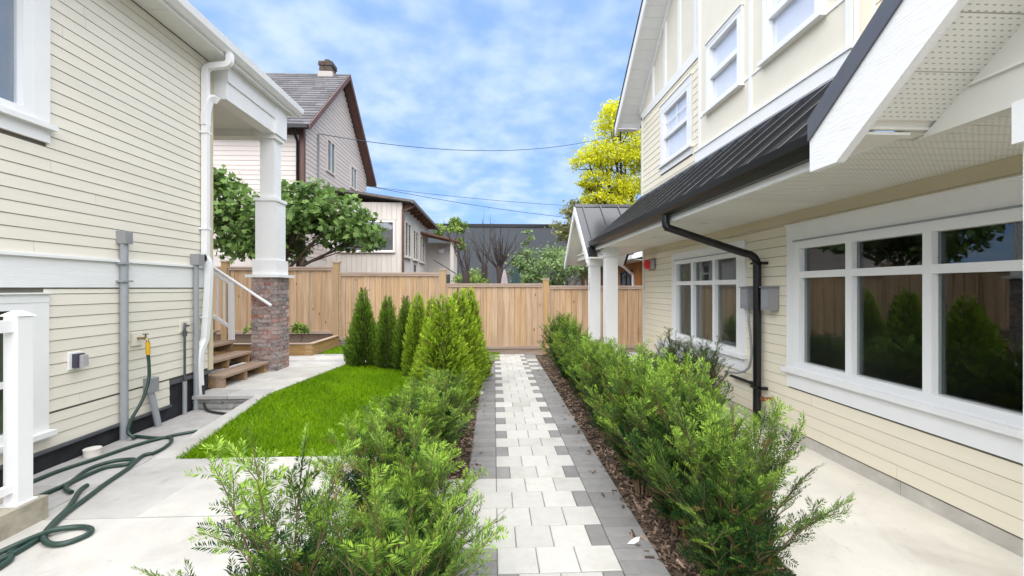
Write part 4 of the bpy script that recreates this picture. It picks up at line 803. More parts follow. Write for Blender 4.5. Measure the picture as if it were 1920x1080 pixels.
for q in sws: window(SH, wside, *q, [(q[0] + q[1]) / 2], [], fw=.06, bar=.07, dep=.03, frame='shed_wall', sill=True, cm='shed_wall', back='interior', solid=True)
for k in range(3):
    mb = MB(); wside.box(mb, 18.3, 18.75, 1.45 + k * .4, 1.75 + k * .4, .01, .03); mb.build('vent_block', 'steel_dark', SH)
mb = MB(); mb.prism([(ax + .42, 15.7, 4.72), (ax + .42, 23.4, 4.72), (-9, 23.4, 5.6), (-9, 15.7, 5.6)], (0, 0, .09)); ro = mb.build('roof', 'roof_edge', SH)
MB().box(ax + .42, ax + .50, 15.7, 23.4, 4.68, 4.80).build('gutter', 'roof_edge', ro)
for i in range(9): MB().box(ax + .02, ax + .40, 16.15 + i * .72, 16.22 + i * .72, 4.58, 4.71).build('rafter_end', 'rust_wood', ro)
MB().tube(smooth_path([(ax + .44, 16.1, 4.66), (ax + .3, 16.05, 4.55), (ax + .08, 15.98, 4.40), (ax + .06, 15.95, 4.2), (ax + .06, 15.95, 1.0)], 4), .05, 8).build('downspout', 'brown_trim', SH)
mb = MB(); mb.box(ax, -1.95, 22.3, 22.45, 0, 3.9); mb.build('porch_wall', 'shed_wall', SH); mb = MB(); mb.prism([(ax - .1, 19.9, 4.15), (-1.75, 20.4, 3.78), (-1.75, 22.6, 3.85), (ax - .1, 22.6, 4.25)], (0, 0, .08)); mb.build('porch_roof', 'rust_wood', SH)
MB().box(-2.12, -1.95, 20.6, 20.77, 0, 3.80).build('porch_post', 'shed_wall', SH); MB().box(-3.05, -2.2, 22.24, 22.30, 1.2, 2.25).build('porch_window', 'steel_dark', SH); MB().tube([(-2.75, 22.28, 3.5), (-2.75, 22.15, 3.5), (-2.75, 22.1, 3.45)], [.14, .17, .1], 12).build('lamp', 'blind', SH); MB().sweep([(-2.9, 20.3, 2.9), (-1.3, 20.3, 1.9)], .04, .05).build('stair_rail', 'steel_dark', SH)

DB = thing('dark_warehouse', (3, 36, 0), 'long dark grey warehouse wall with black parapet behind bare trees', 'warehouse')
MB().box(-12, 24, 36, 40, 0, 6.75).build('wall', 'dark_building', DB); MB().box(-12.05, 24.05, 35.9, 40, 6.75, 7.0).build('parapet', 'black_metal', DB)
for i in range(12):
    for k in range(5): MB().box(-12 + i * 3 + .01, -9.01 + i * 3, 35.965, 36, .2 + k * 1.3, 1.49 + k * 1.3).build('wall_panel', 'dark_building', DB)
CB = thing('cedar_cabin', (4.4, 15, 0), 'orange cedar cabin with white gutters and dark roof beyond the fence', 'cabin')
wc = Wall('x', 4.4, -1)
MB().box(4.41, 8, 11.9, 21, 0, 2.35).build('wall', 'cabin_wood', CB)
cwin = (13.2, 14.3, 1.55, 2.1); y = 11.9
while y < 20.9:
    for z0, z1 in (((.5, 2.35),) if not (y + .2 > cwin[0] and y < cwin[1]) else ((.5, 1.5), (2.13, 2.35))): mb = MB(); wc.box(mb, y, y + .195, z0, z1, -.005, .02); mb.build('wall_board', 'cabin_wood', CB)
    y += .2
window(CB, wc, *cwin, [13.75], [], fw=.04, bar=.03, dep=.03, frame='dark_plastic', sill=False, back='interior', solid=True)
mb = MB(); mb.prism([(3.95, 11.6, 2.42), (3.95, 21.2, 2.42), (8.4, 21.2, 3.5), (8.4, 11.6, 3.5)], (0, 0, .07)); cr2 = mb.build('roof', 'shingle', CB)
MB().prism([(4.41, 11.91, 2.34), (8.0, 11.91, 2.34), (8.0, 11.91, 3.39), (4.41, 11.91, 2.52)], (0, 9.0, 0)).build('gable_fill', 'cabin_wood', CB); MB().prism([(3.90, 11.57, 2.36), (8.4, 11.57, 3.45), (8.4, 11.57, 3.60), (3.90, 11.57, 2.51)], (0, .03, 0)).build('rake_board', 'vinyl', cr2); MB().prism([(3.96, 11.6, 2.405), (8.4, 11.6, 3.485), (8.4, 11.9, 3.485), (3.96, 11.9, 2.405)], (0, 0, .012)).build('rake_soffit', 'soffit_white', cr2)
MB().box(3.86, 3.96, 11.6, 21.2, 2.36, 2.47).build('gutter', 'vinyl', cr2); MB().box(3.97, 4.38, 11.7, 21.1, 2.33, 2.36).build('soffit', 'soffit_white', cr2)
for yy in (12.9, 19.6): MB().tube(smooth_path([(3.91, yy, 2.36), (3.91, yy, 2.27), (4.05, yy + .02, 2.18), (4.28, yy + .1, 2.0), (4.35, yy + .1, 1.85), (4.35, yy + .1, .5)], 3), .045, 8).build('downspout', 'vinyl', CB)
def umbrella(x, y, m, lab, zt, r):
    t = thing('patio_umbrella', (x, y, 0), lab, 'umbrella'); MB().tube([(x, y, 0), (x, y, zt + .05)], .02, 8).build('pole', 'steel_dark', t)
    mb = MB(); n = 16; vs = []
    for z, rr in ((zt, .02), (zt - .2, r * .45), (zt - .55, r * .8), (zt - 1.0, r)):
        vs += [(x + rr * (1 + .22 * (-1) ** k) * math.cos(2 * math.pi * k / n), y + rr * (1 + .22 * (-1) ** k) * math.sin(2 * math.pi * k / n), z) for k in range(n)]
    mb.add(vs, [(i * n + k, (i + 1) * n + k, (i + 1) * n + (k + 1) % n, i * n + (k + 1) % n) for i in range(3) for k in range(n)]); mb.build('folded_canopy', m, t)
umbrella(.33, 13.2, 'umb_pink', 'closed pale pink patio umbrella above the fence beside pollarded trunk', 2.12, .13); umbrella(.70, 13.4, 'umb_green', 'closed dark green patio umbrella above the fence', 2.20, .16)
def wire(name, lab, pts, r): tag(MB().tube(pts, r, 5).build(name, 'cable', None, pts[0]), lab, 'cable')
def sag(a, b, s, n=18): a, b = Vector(a), Vector(b); return [a.lerp(b, i / n) - Vector((0, 0, s * 4 * (i / n) * (1 - i / n))) for i in range(n + 1)]
wire('overhead_cable', 'single overhead cable strung from the taupe gable house to the yellow tree', sag((-6.2, 15.2, 7.0), (9.5, 25.5, 11.6), 1.05), .014)
wire('overhead_cable', 'upper of two thin cables sagging above the dark warehouse', sag((-9, 28, 8.3), (10, 33, 7.9), .25), .016); wire('overhead_cable', 'lower of two thin cables sagging above the dark warehouse', sag((-9, 26, 8.0), (8, 33, 6.9), .25), .018)
# ---------------------------------------------------------------- vegetation
def nrm(a): return a / np.maximum(np.linalg.norm(a, axis=-1, keepdims=True), 1e-9)
def needles(P0, D, U, L, tip, nl, sp, wd, ang, g, droop=.10, tipgrow=.72, lift=.15):
    """two-ranked needles on straight shoots -> quads; arrays over shoots"""
    n = np.maximum(3, (L / sp).astype(int)); tot = int(n.sum()); idx = np.repeat(np.arange(len(n)), n)
    k = np.arange(tot) - np.repeat(np.cumsum(n) - n, n); t = (k + g.random(tot)) / n[idx]
    D_, U_, L_ = D[idx], U[idx], L[idx]; Sd = nrm(np.cross(D_, U_)); sgn = np.where(k % 2 == 0, 1., -1.)[:, None]
    base = P0[idx] + D_ * (L_ * t)[:, None]; base[:, 2] -= droop * L_ * t * t
    a = ang + g.normal(0, .11, tot) - .35 * t
    dr = nrm(D_ * np.cos(a)[:, None] + Sd * sgn * np.sin(a)[:, None] + U_ * (lift + g.normal(0, .10, tot))[:, None])
    ln = nl * (1 - .45 * t ** 3) * (.8 + .4 * g.random(tot)); nu = nrm(U_ + Sd * g.normal(0, .32, tot)[:, None]); w = nrm(np.cross(dr, nu)) * wd
    m = base + dr * (ln * .5)[:, None] - np.array([0, 0, .03]) * ln[:, None]; e = base + dr * ln[:, None]
    V = np.stack([base, m + w, e, m - w], 1).reshape(-1, 3); F = np.arange(tot * 4).reshape(-1, 4)
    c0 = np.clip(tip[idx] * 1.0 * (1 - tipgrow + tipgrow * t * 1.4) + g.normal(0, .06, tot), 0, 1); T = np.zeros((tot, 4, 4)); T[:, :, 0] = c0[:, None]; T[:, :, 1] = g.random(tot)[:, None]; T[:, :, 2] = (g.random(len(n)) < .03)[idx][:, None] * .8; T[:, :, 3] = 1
    return V, F, T.reshape(-1, 4)
def yew_mesh(h, r, seed, stems=12, bsp=.06, nl=.021, sp=.0046, wd=.0019, m='yew', low=.22, bl=.25, ssp=.040):
    g = np.random.default_rng(seed); P = []; D = []; U = []; L = []; T = []; tw = MB()
    for s in range(stems):
        ph = 2.4 * s + g.uniform(-.4, .4); rho = math.sqrt((s + .6) / stems) * g.uniform(.75, 1.05)
        tgt = np.array([r * rho * math.cos(ph), r * rho * math.sin(ph), h * (1 - .50 * rho * rho) * g.uniform(.82, 1.03)]); c1 = np.array([tgt[0] * .35, tgt[1] * .35, tgt[2] * .55])
        b0 = np.array([.07 * math.cos(ph), .07 * math.sin(ph), 0]); ln = np.linalg.norm(tgt); q = lambda t: (1 - t) ** 2 * b0 + 2 * t * (1 - t) * c1 + t * t * tgt
        tw.tube([tuple(q(t)) for t in np.linspace(0, 1, 7)], list(np.linspace(.009, .002, 7)), 5, caps=False)
        nb = int(ln * (1 - low) / bsp); 
        for b in range(nb + 1):
            t = low + (1 - low) * b / nb; p = q(t); tn = nrm(q(min(1, t + .02)) - q(t - .02)); az = 2.4 * b + s * 1.3 + g.uniform(-.5, .5)
            out = nrm(np.array([tgt[0], tgt[1], 0]) + 1e-4) * .45 + np.array([math.cos(az), math.sin(az), 0])
            d = nrm(nrm(out) * (.85 - .35 * t) + tn * (.45 + .7 * t) + np.array([0, 0, .32]) + g.normal(0, .12, 3)); l = (bl * (1 - .35 * t) * g.uniform(.55, 1.2))
            if b == nb: d = tn; l = bl * .7
            up = nrm(np.cross(np.cross(d, [0, 0, 1.]) + 1e-5, d) + g.normal(0, .15, 3)); end = p + d * l; fr = min(1.05, np.hypot(end[0], end[1]) / r * .30 + end[2] / h * .78); tp = np.clip((fr - .58) * 1.9 + g.normal(0, .30), 0.0, 1)  # tint mixes new-growth tips with painted shade: inner and lower shoots coloured darker
            P.append(p); D.append(d); U.append(up); L.append(l); T.append(tp); tw.tube([tuple(p), tuple(p + d * l * .55 - np.array([0, 0, .03 * l])), tuple(p + d * l * .95 - np.array([0, 0, .09 * l]))], [.0028, .002, .001], 4, caps=False)
            sd = nrm(np.cross(d, up)); ns = int(l / ssp)
            for k in range(1, ns + 1):
                f = k / (ns + 1); sg = 1 if k % 2 else -1; d2 = nrm(d * .75 + sd * sg * .7 + up * g.normal(.08, .15)); l2 = bl * .50 * (1.05 - .55 * f) * g.uniform(.6, 1.25); pp = p + d * l * f - np.array([0, 0, .10 * l * f * f])
                P.append(pp); D.append(d2); U.append(nrm(up + g.normal(0, .2, 3))); L.append(l2); T.append(np.clip(tp + g.normal(.04, .15), 0, 1))
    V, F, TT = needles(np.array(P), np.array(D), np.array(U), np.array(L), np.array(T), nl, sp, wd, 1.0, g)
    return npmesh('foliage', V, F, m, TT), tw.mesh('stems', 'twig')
def shrub(name, mesh, loc, rz, sc, label, cat, group=None, fname='foliage', sname='stems'):
    t = thing(name, loc, label, cat, group); t.rotation_euler = (0, 0, rz); t.scale = (sc[0], sc[0], sc[1]) if not isinstance(sc, float) else (sc, sc, sc)
    for nm, me in ((fname, mesh[0]), (sname, mesh[1])):
        o = bpy.data.objects.new(nm, me); C.objects.link(o); o.parent = t
        if nm == fname: o['kind'] = 'stuff'
    return t
near = [((-.84, 1.72, 0), .84, .38, 11, 11, .062, 'sprawling yew shrub at the end of the slab with loose outward branches'),
        ((-.42, 1.62, 0), .70, .44, 12, 16, .046, 'yew shrub overhanging the path edge with pale new tips, beside the sprawling one'),
        ((-.38, 2.12, 0), .62, .36, 14, 16, .045, 'low yew shrub reaching over the light pavers of the crossing'),
        ((-.64, 2.62, 0), .72, .42, 13, 18, .048, 'bushy yew shrub beside the light paver crossing')]
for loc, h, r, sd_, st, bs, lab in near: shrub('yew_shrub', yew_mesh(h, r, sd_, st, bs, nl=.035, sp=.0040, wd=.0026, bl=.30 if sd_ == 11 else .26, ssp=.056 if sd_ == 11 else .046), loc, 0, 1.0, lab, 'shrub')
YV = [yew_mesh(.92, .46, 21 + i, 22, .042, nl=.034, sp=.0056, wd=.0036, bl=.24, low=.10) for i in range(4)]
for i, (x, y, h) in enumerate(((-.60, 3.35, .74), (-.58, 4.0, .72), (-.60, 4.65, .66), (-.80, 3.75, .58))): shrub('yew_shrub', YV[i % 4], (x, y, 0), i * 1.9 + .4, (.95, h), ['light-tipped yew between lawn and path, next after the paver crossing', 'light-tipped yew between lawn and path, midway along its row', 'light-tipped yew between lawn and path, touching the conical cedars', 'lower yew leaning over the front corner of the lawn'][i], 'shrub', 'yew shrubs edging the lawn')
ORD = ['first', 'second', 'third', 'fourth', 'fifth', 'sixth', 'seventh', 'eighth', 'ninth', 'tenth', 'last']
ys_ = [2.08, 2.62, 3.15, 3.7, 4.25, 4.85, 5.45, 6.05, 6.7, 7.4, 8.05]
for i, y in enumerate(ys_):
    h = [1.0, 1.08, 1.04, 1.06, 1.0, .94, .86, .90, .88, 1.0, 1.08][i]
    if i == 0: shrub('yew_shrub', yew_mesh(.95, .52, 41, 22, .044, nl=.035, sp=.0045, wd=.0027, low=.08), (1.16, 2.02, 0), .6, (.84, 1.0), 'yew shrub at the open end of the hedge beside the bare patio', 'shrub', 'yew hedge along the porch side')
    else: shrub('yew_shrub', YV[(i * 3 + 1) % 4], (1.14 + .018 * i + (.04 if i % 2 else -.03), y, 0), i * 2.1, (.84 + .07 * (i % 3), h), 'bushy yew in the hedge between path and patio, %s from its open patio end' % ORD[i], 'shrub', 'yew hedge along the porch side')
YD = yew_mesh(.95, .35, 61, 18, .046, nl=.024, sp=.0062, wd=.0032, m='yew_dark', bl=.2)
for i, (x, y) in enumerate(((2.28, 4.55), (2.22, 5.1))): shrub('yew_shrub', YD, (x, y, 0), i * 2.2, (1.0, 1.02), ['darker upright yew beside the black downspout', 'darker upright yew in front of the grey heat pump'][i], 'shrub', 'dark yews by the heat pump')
def thuja_mesh(h, r, seed, n=4600, m='thuja'):
    g = np.random.default_rng(seed); q = 1 - np.sqrt(g.random(n)) * .995; q = np.where(q > .97, q * g.random(n), q); ph = g.random(n) * 2 * math.pi
    lob = 1 + .15 * np.sin(2 * ph + seed + 6 * q) + .08 * np.sin(7 * ph + 9 * q)
    Rr = r * np.power(1 - q, .62) * np.minimum(1, .72 + 1.6 * q) * lob * (1 + .10 * g.normal(0, 1, n)); k = .30 + .70 * np.sqrt(g.random(n)); rad = Rr * k
    ld = g.integers(0, 4, n) * (g.random(n) < .55); la = seed + ld * 2.1; hs = np.array([1.0, .9, .95, .8])[ld]; up_ = np.clip(q * 1.3, 0, 1); ox = np.where(ld > 0, .075 * r / .37, .0) * up_
    P = np.stack([rad * np.cos(ph) * (1 - .25 * up_) + ox * np.cos(la), rad * np.sin(ph) * (1 - .25 * up_) + ox * np.sin(la), q * h * .97 * hs + .02], 1); out = np.stack([np.cos(ph), np.sin(ph), 0 * ph], 1); tang = np.stack([-np.sin(ph), np.cos(ph), 0 * ph], 1)
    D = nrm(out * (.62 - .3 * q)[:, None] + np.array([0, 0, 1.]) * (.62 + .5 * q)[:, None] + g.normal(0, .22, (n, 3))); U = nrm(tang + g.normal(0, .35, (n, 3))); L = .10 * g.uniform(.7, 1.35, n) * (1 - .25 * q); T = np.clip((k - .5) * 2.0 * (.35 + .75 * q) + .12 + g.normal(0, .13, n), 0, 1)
    V, F, TT = needles(P, D, U, L, T, .036, .0085, .0052, .62, g, droop=.05, tipgrow=.35, lift=.0)
    tr = MB().tube([(0, 0, 0), (0, 0, h * .5), (0, 0, h * .92)], [.03, .02, .005], 7); return npmesh('foliage', V, F, m, TT), tr.mesh('trunk', 'bark')
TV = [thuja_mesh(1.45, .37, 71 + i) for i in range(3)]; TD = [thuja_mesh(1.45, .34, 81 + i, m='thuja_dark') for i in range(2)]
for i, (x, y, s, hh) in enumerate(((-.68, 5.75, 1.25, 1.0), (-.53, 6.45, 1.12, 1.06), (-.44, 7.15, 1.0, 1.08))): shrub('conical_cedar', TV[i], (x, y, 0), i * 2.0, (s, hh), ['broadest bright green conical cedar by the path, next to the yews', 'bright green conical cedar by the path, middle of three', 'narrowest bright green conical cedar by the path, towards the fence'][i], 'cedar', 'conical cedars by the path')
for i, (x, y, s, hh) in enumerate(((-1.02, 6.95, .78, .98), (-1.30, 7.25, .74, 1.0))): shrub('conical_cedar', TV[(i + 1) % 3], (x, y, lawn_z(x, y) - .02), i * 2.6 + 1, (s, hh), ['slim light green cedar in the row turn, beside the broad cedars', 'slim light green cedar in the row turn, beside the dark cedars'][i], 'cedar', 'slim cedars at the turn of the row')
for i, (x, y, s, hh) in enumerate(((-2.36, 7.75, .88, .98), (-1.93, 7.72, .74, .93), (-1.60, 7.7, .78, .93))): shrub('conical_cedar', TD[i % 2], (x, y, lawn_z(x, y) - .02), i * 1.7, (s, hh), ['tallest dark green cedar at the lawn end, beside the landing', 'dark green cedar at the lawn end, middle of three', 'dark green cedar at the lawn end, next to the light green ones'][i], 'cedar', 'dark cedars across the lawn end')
# grass
g = np.random.default_rng(5)
def blades(x, y, z, hgt, wd, tintb):
    n = len(x); a = g.random(n) * 2 * math.pi; w = np.stack([np.cos(a), np.sin(a), 0 * a], 1) * wd; ln = g.normal(0, .45, (n, 2)); b = np.stack([x, y, z], 1); h = hgt * g.uniform(.55, 1.15, n)
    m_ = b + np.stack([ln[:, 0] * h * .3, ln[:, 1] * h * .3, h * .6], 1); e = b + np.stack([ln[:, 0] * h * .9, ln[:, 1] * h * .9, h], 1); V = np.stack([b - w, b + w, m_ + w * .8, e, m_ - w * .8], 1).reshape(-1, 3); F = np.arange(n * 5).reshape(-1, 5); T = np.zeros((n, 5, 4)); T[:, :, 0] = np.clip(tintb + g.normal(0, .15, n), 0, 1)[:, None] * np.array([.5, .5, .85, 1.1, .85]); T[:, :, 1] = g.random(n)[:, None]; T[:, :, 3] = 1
    return V, F, np.clip(T.reshape(-1, 4), 0, 1)
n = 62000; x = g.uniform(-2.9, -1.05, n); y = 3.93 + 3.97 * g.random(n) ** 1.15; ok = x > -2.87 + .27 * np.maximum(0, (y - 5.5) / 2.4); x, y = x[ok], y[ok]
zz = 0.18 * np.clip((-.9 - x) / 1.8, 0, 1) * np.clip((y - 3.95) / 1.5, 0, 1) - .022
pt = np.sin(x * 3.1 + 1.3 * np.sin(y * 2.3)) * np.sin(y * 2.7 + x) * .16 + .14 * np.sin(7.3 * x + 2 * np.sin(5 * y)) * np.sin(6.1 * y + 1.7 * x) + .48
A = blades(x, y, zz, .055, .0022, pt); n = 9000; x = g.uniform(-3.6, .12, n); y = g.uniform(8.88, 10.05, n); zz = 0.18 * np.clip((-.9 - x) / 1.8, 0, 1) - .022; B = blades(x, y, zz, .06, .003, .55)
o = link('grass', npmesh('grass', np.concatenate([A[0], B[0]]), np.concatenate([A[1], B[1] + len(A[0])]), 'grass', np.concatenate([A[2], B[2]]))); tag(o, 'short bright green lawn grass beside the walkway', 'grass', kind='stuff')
# mulch chips
def chips(n, xr, yr, z):
    x = g.uniform(*xr, n); y = yr[0] + (yr[1] - yr[0]) * g.random(n) ** 1.3; a = g.random(n) * 6.28; l = g.uniform(.008, .03, n); w = g.uniform(.003, .008, n); u = np.stack([np.cos(a) * l, np.sin(a) * l, g.normal(0, .25, n) * l], 1); v = np.stack([-np.sin(a) * w, np.cos(a) * w, g.normal(0, .5, n) * w], 1); c = np.stack([x, y, z + g.uniform(.002, .016, n)], 1)
    V = np.stack([c - u - v, c + u - v, c + u + v, c - u + v], 1).reshape(-1, 3); T = np.zeros((n, 4, 4)); T[:, :, 0] = (g.random(n) ** 1.6)[:, None]; T[:, :, 1] = g.random(n)[:, None]; T[:, :, 3] = 1; return V, np.arange(n * 4).reshape(-1, 4), T.reshape(-1, 4)
SP = chips(90, (.80, .96), (1.4, 8.5), .0015); SQ = chips(40, (-.23, -.1), (3.4, 8.5), .0015)
A = chips(13000, (.95, 1.6), (1.2, 9.5), -.013); B = chips(7000, (-1.05, -.22), (3.4, 7.9), -.015); D_ = chips(3000, (-1.05, -.22), (1.0, 2.45), -.015)
o = link('bark_mulch', npmesh('bark_mulch', *[np.concatenate(q) for q in ([k_[0] for k_ in (A, B, D_, SP, SQ)], [k_[1] + o_ for k_, o_ in zip((A, B, D_, SP, SQ), np.cumsum([0] + [len(k_[0]) for k_ in (A, B, D_, SP)]))])], 'mulch', np.concatenate([k_[2] for k_ in (A, B, D_, SP, SQ)]))); tag(o, 'brown bark mulch chips under the hedges', 'mulch', kind='stuff')
# broadleaf crowns
def leaf_cloud(blobs, n, size, seed, clump=60, flat=.5):
    """leaves gathered in clumps near the surface of several ellipsoids; world coordinates relative to blob frame"""
    g = np.random.default_rng(seed); nb = len(blobs); vol = np.array([b[3] * b[4] * b[5] for b in blobs]) ** .7; bi = g.choice(nb, max(1, n // clump), p=vol / vol.sum()); B = np.array(blobs, float)[bi]
    d = nrm(g.normal(0, 1, (len(bi), 3))); d[:, 2] = np.where(d[:, 2] < -.3, -d[:, 2] * .6, d[:, 2]); rr = g.uniform(.62, 1.0, len(bi)) ** .6; cc = B[:, :3] + d * B[:, 3:6] * rr[:, None]
    idx = np.repeat(np.arange(len(bi)), clump); N = len(idx); cs = (B[:, 3:6].mean(1) * .20)[idx][:, None]
    p = cc[idx] + g.normal(0, 1, (N, 3)) * cs * np.array([1, 1, .6]); nn = nrm(d[idx] * flat + g.normal(0, .55, (N, 3)) + np.array([0, 0, .35])); ax = nrm(np.cross(nn, g.normal(0, 1, (N, 3)))); bx = np.cross(nn, ax); s = size * g.uniform(.6, 1.25, N)[:, None]
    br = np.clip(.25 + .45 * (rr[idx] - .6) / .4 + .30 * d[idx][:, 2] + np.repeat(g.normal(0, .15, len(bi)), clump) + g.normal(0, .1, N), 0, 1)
    return p, nn, ax, bx, s, br, g
def leaf_quads(c):
    p, nn, ax, bx, s, br, g = c; N = len(p); V = np.stack([p - ax * s, p + bx * s * .5 + nn * s * .12, p + ax * s, p - bx * s * .5 + nn * s * .12], 1).reshape(-1, 3); T = np.zeros((N, 4, 4)); T[:, :, 0] = br[:, None]; T[:, :, 1] = g.random(N)[:, None]; T[:, :, 3] = 1; return V, np.arange(N * 4).reshape(-1, 4), T.reshape(-1, 4)
def limbs(mb, base, blobs, r0, seed, sub=4):
    g = random.Random(seed); b0 = Vector(base); top = Vector(base) + Vector((0, 0, max(.3, (min(b[2] for b in blobs) - base[2]) * .75))); mb.tube([b0, b0.lerp(top, .5) + Vector((.05, 0, 0)), top], [r0, r0 * .8, r0 * .65], 8)
    for b in blobs:
        c = Vector(b[:3]); m = top.lerp(c, .5) + Vector((g.uniform(-.1, .1), g.uniform(-.1, .1), .1)); mb.tube([top, m, c], [r0 * .5, r0 * .35, r0 * .18], 6)
        for k in range(sub):
            e = c + Vector((b[3] * g.uniform(-.85, .85), b[4] * g.uniform(-.85, .85), b[5] * g.uniform(-.5, .9))); s_ = top.lerp(c, g.uniform(.4, 1)); mb.tube([s_, s_.lerp(e, .5) + Vector((0, 0, .05)), e], [r0 * .2, r0 * .13, r0 * .04], 5)
def tree(name, base, blobs, n, size, m, seed, lab, cat, r0=.1, bark='bark', group=None, clump=60):
    t = thing(name, base, lab, cat, group); V, F, T = leaf_quads(leaf_cloud(blobs, n, size, seed, clump)); cr = link('crown', npmesh('crown', V - np.array(base), F, m, T), t); cr['kind'] = 'stuff'; mb = MB(); limbs(mb, base, blobs, r0, seed); mb.build('trunk', bark, t); return t
# fig tree with big lobed leaves: the largest are single objects
FT = thing('fig_tree', (-5.7, 11.6, 0), 'large-leaved fig tree spreading over the fence beside the porch column', 'tree')
fb = [(-5.3, 11.5, 3.0, 1.1, .8, 1.0), (-4.3, 11.4, 3.25, 1.0, .7, .85), (-3.65, 11.3, 2.75, .65, .5, .6), (-6.9, 11.6, 3.1, 1.0, .8, 1.15), (-7.45, 11.6, 4.1, .45, .5, .8), (-5.0, 11.5, 4.0, .75, .6, .45), (-6.2, 11.7, 2.5, 1.0, .8, .7)]
mb = MB(); limbs(mb, (-5.7, 11.6, 0), fb, .10, 3, 6); mb.build('trunk', 'bark', FT)
pts = [(0, -.5), (.22, -.32), (.5, -.28), (.34, -.05), (.52, .22), (.22, .18), (.0, .62), (-.22, .18), (-.52, .22), (-.34, -.05), (-.5, -.28), (-.22, -.32)]
c = leaf_cloud(fb, 6200, .078, 31, clump=14, flat=.6); p, nn, axx, bxx, s, br, g_ = c
L2 = np.array(pts); N = len(p); bend = -np.abs(L2[:, 0]) * .25
V = (p[:, None, :] + axx[:, None, :] * L2[None, :, :1] * s[:, None, :] * 2 + bxx[:, None, :] * L2[None, :, 1:] * s[:, None, :] * 2 + nn[:, None, :] * bend[None, :, None] * s[:, None, :] * 2)
order = np.argsort(p[:, 1] - .4 * s[:, 0]); single = order[:280]; rest_i = order[280:]
T = np.zeros((N, 12, 4)); T[:, :, 0] = br[:, None]; T[:, :, 1] = g_.random(N)[:, None]; T[:, :, 3] = 1
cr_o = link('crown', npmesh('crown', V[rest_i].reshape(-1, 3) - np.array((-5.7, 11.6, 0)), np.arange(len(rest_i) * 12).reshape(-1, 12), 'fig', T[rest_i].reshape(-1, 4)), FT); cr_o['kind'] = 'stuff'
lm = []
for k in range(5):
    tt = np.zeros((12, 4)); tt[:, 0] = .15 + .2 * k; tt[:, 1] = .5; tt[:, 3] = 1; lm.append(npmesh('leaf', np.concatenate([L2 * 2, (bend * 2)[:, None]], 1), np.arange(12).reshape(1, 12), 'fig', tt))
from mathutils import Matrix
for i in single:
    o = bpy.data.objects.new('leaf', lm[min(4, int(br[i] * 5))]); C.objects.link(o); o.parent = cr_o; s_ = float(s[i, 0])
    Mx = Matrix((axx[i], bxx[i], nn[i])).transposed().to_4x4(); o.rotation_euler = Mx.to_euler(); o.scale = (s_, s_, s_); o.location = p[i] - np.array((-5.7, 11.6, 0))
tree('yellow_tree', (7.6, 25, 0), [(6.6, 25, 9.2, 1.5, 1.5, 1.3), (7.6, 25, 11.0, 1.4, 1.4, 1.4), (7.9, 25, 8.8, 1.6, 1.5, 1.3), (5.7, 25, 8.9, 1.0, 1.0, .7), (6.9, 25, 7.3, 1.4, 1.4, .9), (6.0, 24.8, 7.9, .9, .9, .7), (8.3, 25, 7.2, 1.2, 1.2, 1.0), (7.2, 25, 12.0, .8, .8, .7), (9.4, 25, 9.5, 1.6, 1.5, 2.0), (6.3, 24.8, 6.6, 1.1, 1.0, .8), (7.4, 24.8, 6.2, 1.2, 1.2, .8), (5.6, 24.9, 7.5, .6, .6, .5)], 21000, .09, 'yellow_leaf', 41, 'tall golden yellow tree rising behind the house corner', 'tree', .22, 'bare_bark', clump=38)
tree('garden_shrub', (2.9, 16, 0), [(2.6, 16, 2.2, 1.1, .9, .9), (3.5, 16.3, 2.4, .9, .9, .8), (1.9, 15.8, 1.7, .8, .8, .7)], 5200, .07, 'bush_leaf', 42, 'broad leafy green shrub behind the fence next to cedar cabin', 'shrub', .07)
tree('garden_shrub', (1.3, 16.5, 0), [(1.2, 16.5, 2.2, .55, .6, .9), (1.32, 16.5, 3.25, .16, .2, .7), (1.5, 16.3, 1.6, .7, .7, .6)], 2600, .065, 'bush_leaf', 43, 'pale shrub with one tall upright shoot behind the fence', 'shrub', .05)
tree('garden_shrub', (-.7, 15, 0), [(-.8, 15, 1.7, .6, .6, .45)], 900, .06, 'lime_leaf', 44, 'low lime green shrub below the bare branches', 'shrub', .04)
tree('garden_tree', (-2.4, 27, 0), [(-2.9, 27, 5.1, .9, .8, .5), (-2.3, 27, 5.4, .6, .6, .6), (-2.3, 27, 4.0, .45, .5, .8)], 1700, .11, 'lime_leaf', 45, 'bright green young tree against the dark warehouse beside annex', 'tree', .08)
tree('garden_tree', (5.0, 27, 0), [(5.1, 27, 5.8, 1.2, 1, 1.2), (4.6, 27, 4.8, .8, .8, .7), (6.0, 27, 6.6, 1.2, 1, 1.0)], 3000, .11, 'brown_leaf', 46, 'olive brown tree left of the entry gable', 'tree', .12)
tree('garden_shrub', (4.0, 19, 0), [(3.6, 19, 2.5, 1.0, .9, 1.0), (4.6, 19, 2.7, 1.0, .9, 1.0)], 3000, .075, 'bush_leaf', 47, 'dense green shrub half hidden by the entry gable', 'shrub', .07)
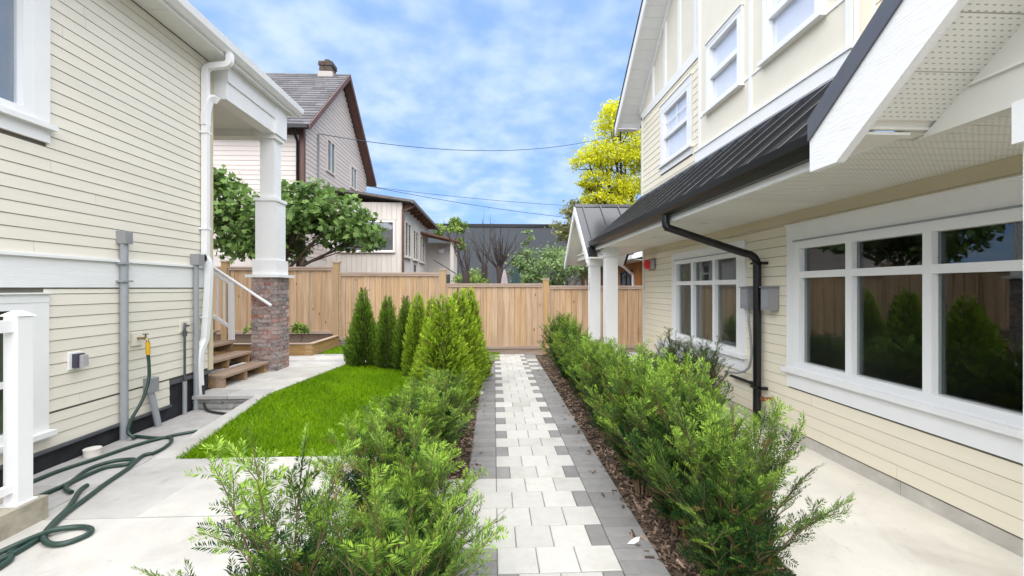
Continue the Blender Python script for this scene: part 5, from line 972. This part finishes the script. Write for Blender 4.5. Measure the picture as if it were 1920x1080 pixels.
tree('garden_shrub', (-4.05, 9.0, .37), [(-4.05, 8.95, .62, .16, .14, .17)], 360, .04, 'lime_leaf', 48, 'small lime plant in the planter against the brick pier', 'plant', .01, clump=20)
tree('garden_shrub', (-4.9, 9.0, .37), [(-4.9, 9.0, .62, .28, .2, .2)], 320, .04, 'lime_leaf', 49, 'small plant in the planter behind the stair railing', 'plant', .01, clump=20)
def bare(name, base, h, nbr, spread, length, seed, lab, r0):
    g = random.Random(seed); t = thing(name, base, lab, 'tree', 'pollarded trees behind the fence'); mb = MB(); b = Vector(base); tp = b + Vector((0, 0, h)); mb.tube([b, b.lerp(tp, .6) + Vector((.03, 0, 0)), tp, tp + Vector((0, 0, .12))], [r0, r0 * .9, r0 * 1.35, r0 * .9], 9); mb.build('trunk', 'bare_bark', t); mb = MB()
    for i in range(nbr):
        a = g.uniform(0, 6.28); s = g.uniform(.15, spread); d = Vector((math.cos(a) * s, math.sin(a) * s * .5, 1)).normalized(); L_ = length * g.uniform(.5, 1.1); p = [tp + Vector((g.uniform(-.08, .08), 0, g.uniform(-.15, .1)))]
        for k in range(5): d = (d + Vector((g.uniform(-.14, .14), g.uniform(-.1, .1), .10))).normalized(); p.append(p[-1] + d * L_ / 5)
        mb.tube(p, [r0 * .22, r0 * .19, r0 * .16, r0 * .12, r0 * .08, r0 * .04], 5)
        for k in range(g.randint(2, 5)):
            j = g.randint(1, 4); dd = (d + Vector((g.uniform(-.7, .7), g.uniform(-.5, .5), .1))).normalized(); l2 = L_ * g.uniform(.15, .4); mb.tube([p[j], p[j] + dd * l2 * .5, p[j] + dd * l2 + Vector((0, 0, .05))], [r0 * .10, r0 * .07, r0 * .03], 4)
    mb.build('branches', 'bare_bark', t)
bare('pollarded_tree', (.20, 14.5, 0), 2.2, 26, 1.6, 1.5, 6, 'bare pollarded tree with a spray of thin branches beside pink umbrella', .095)
bare('pollarded_tree', (-.95, 14.3, 0), 2.0, 8, .5, 2.0, 8, 'slender bare pollarded tree with tall straight shoots beside the annex', .10)
bare('pollarded_tree', (-.35, 15.4, 0), 2.3, 7, .9, 1.6, 10, 'bare pollard stump standing between two branchier pollards', .09)
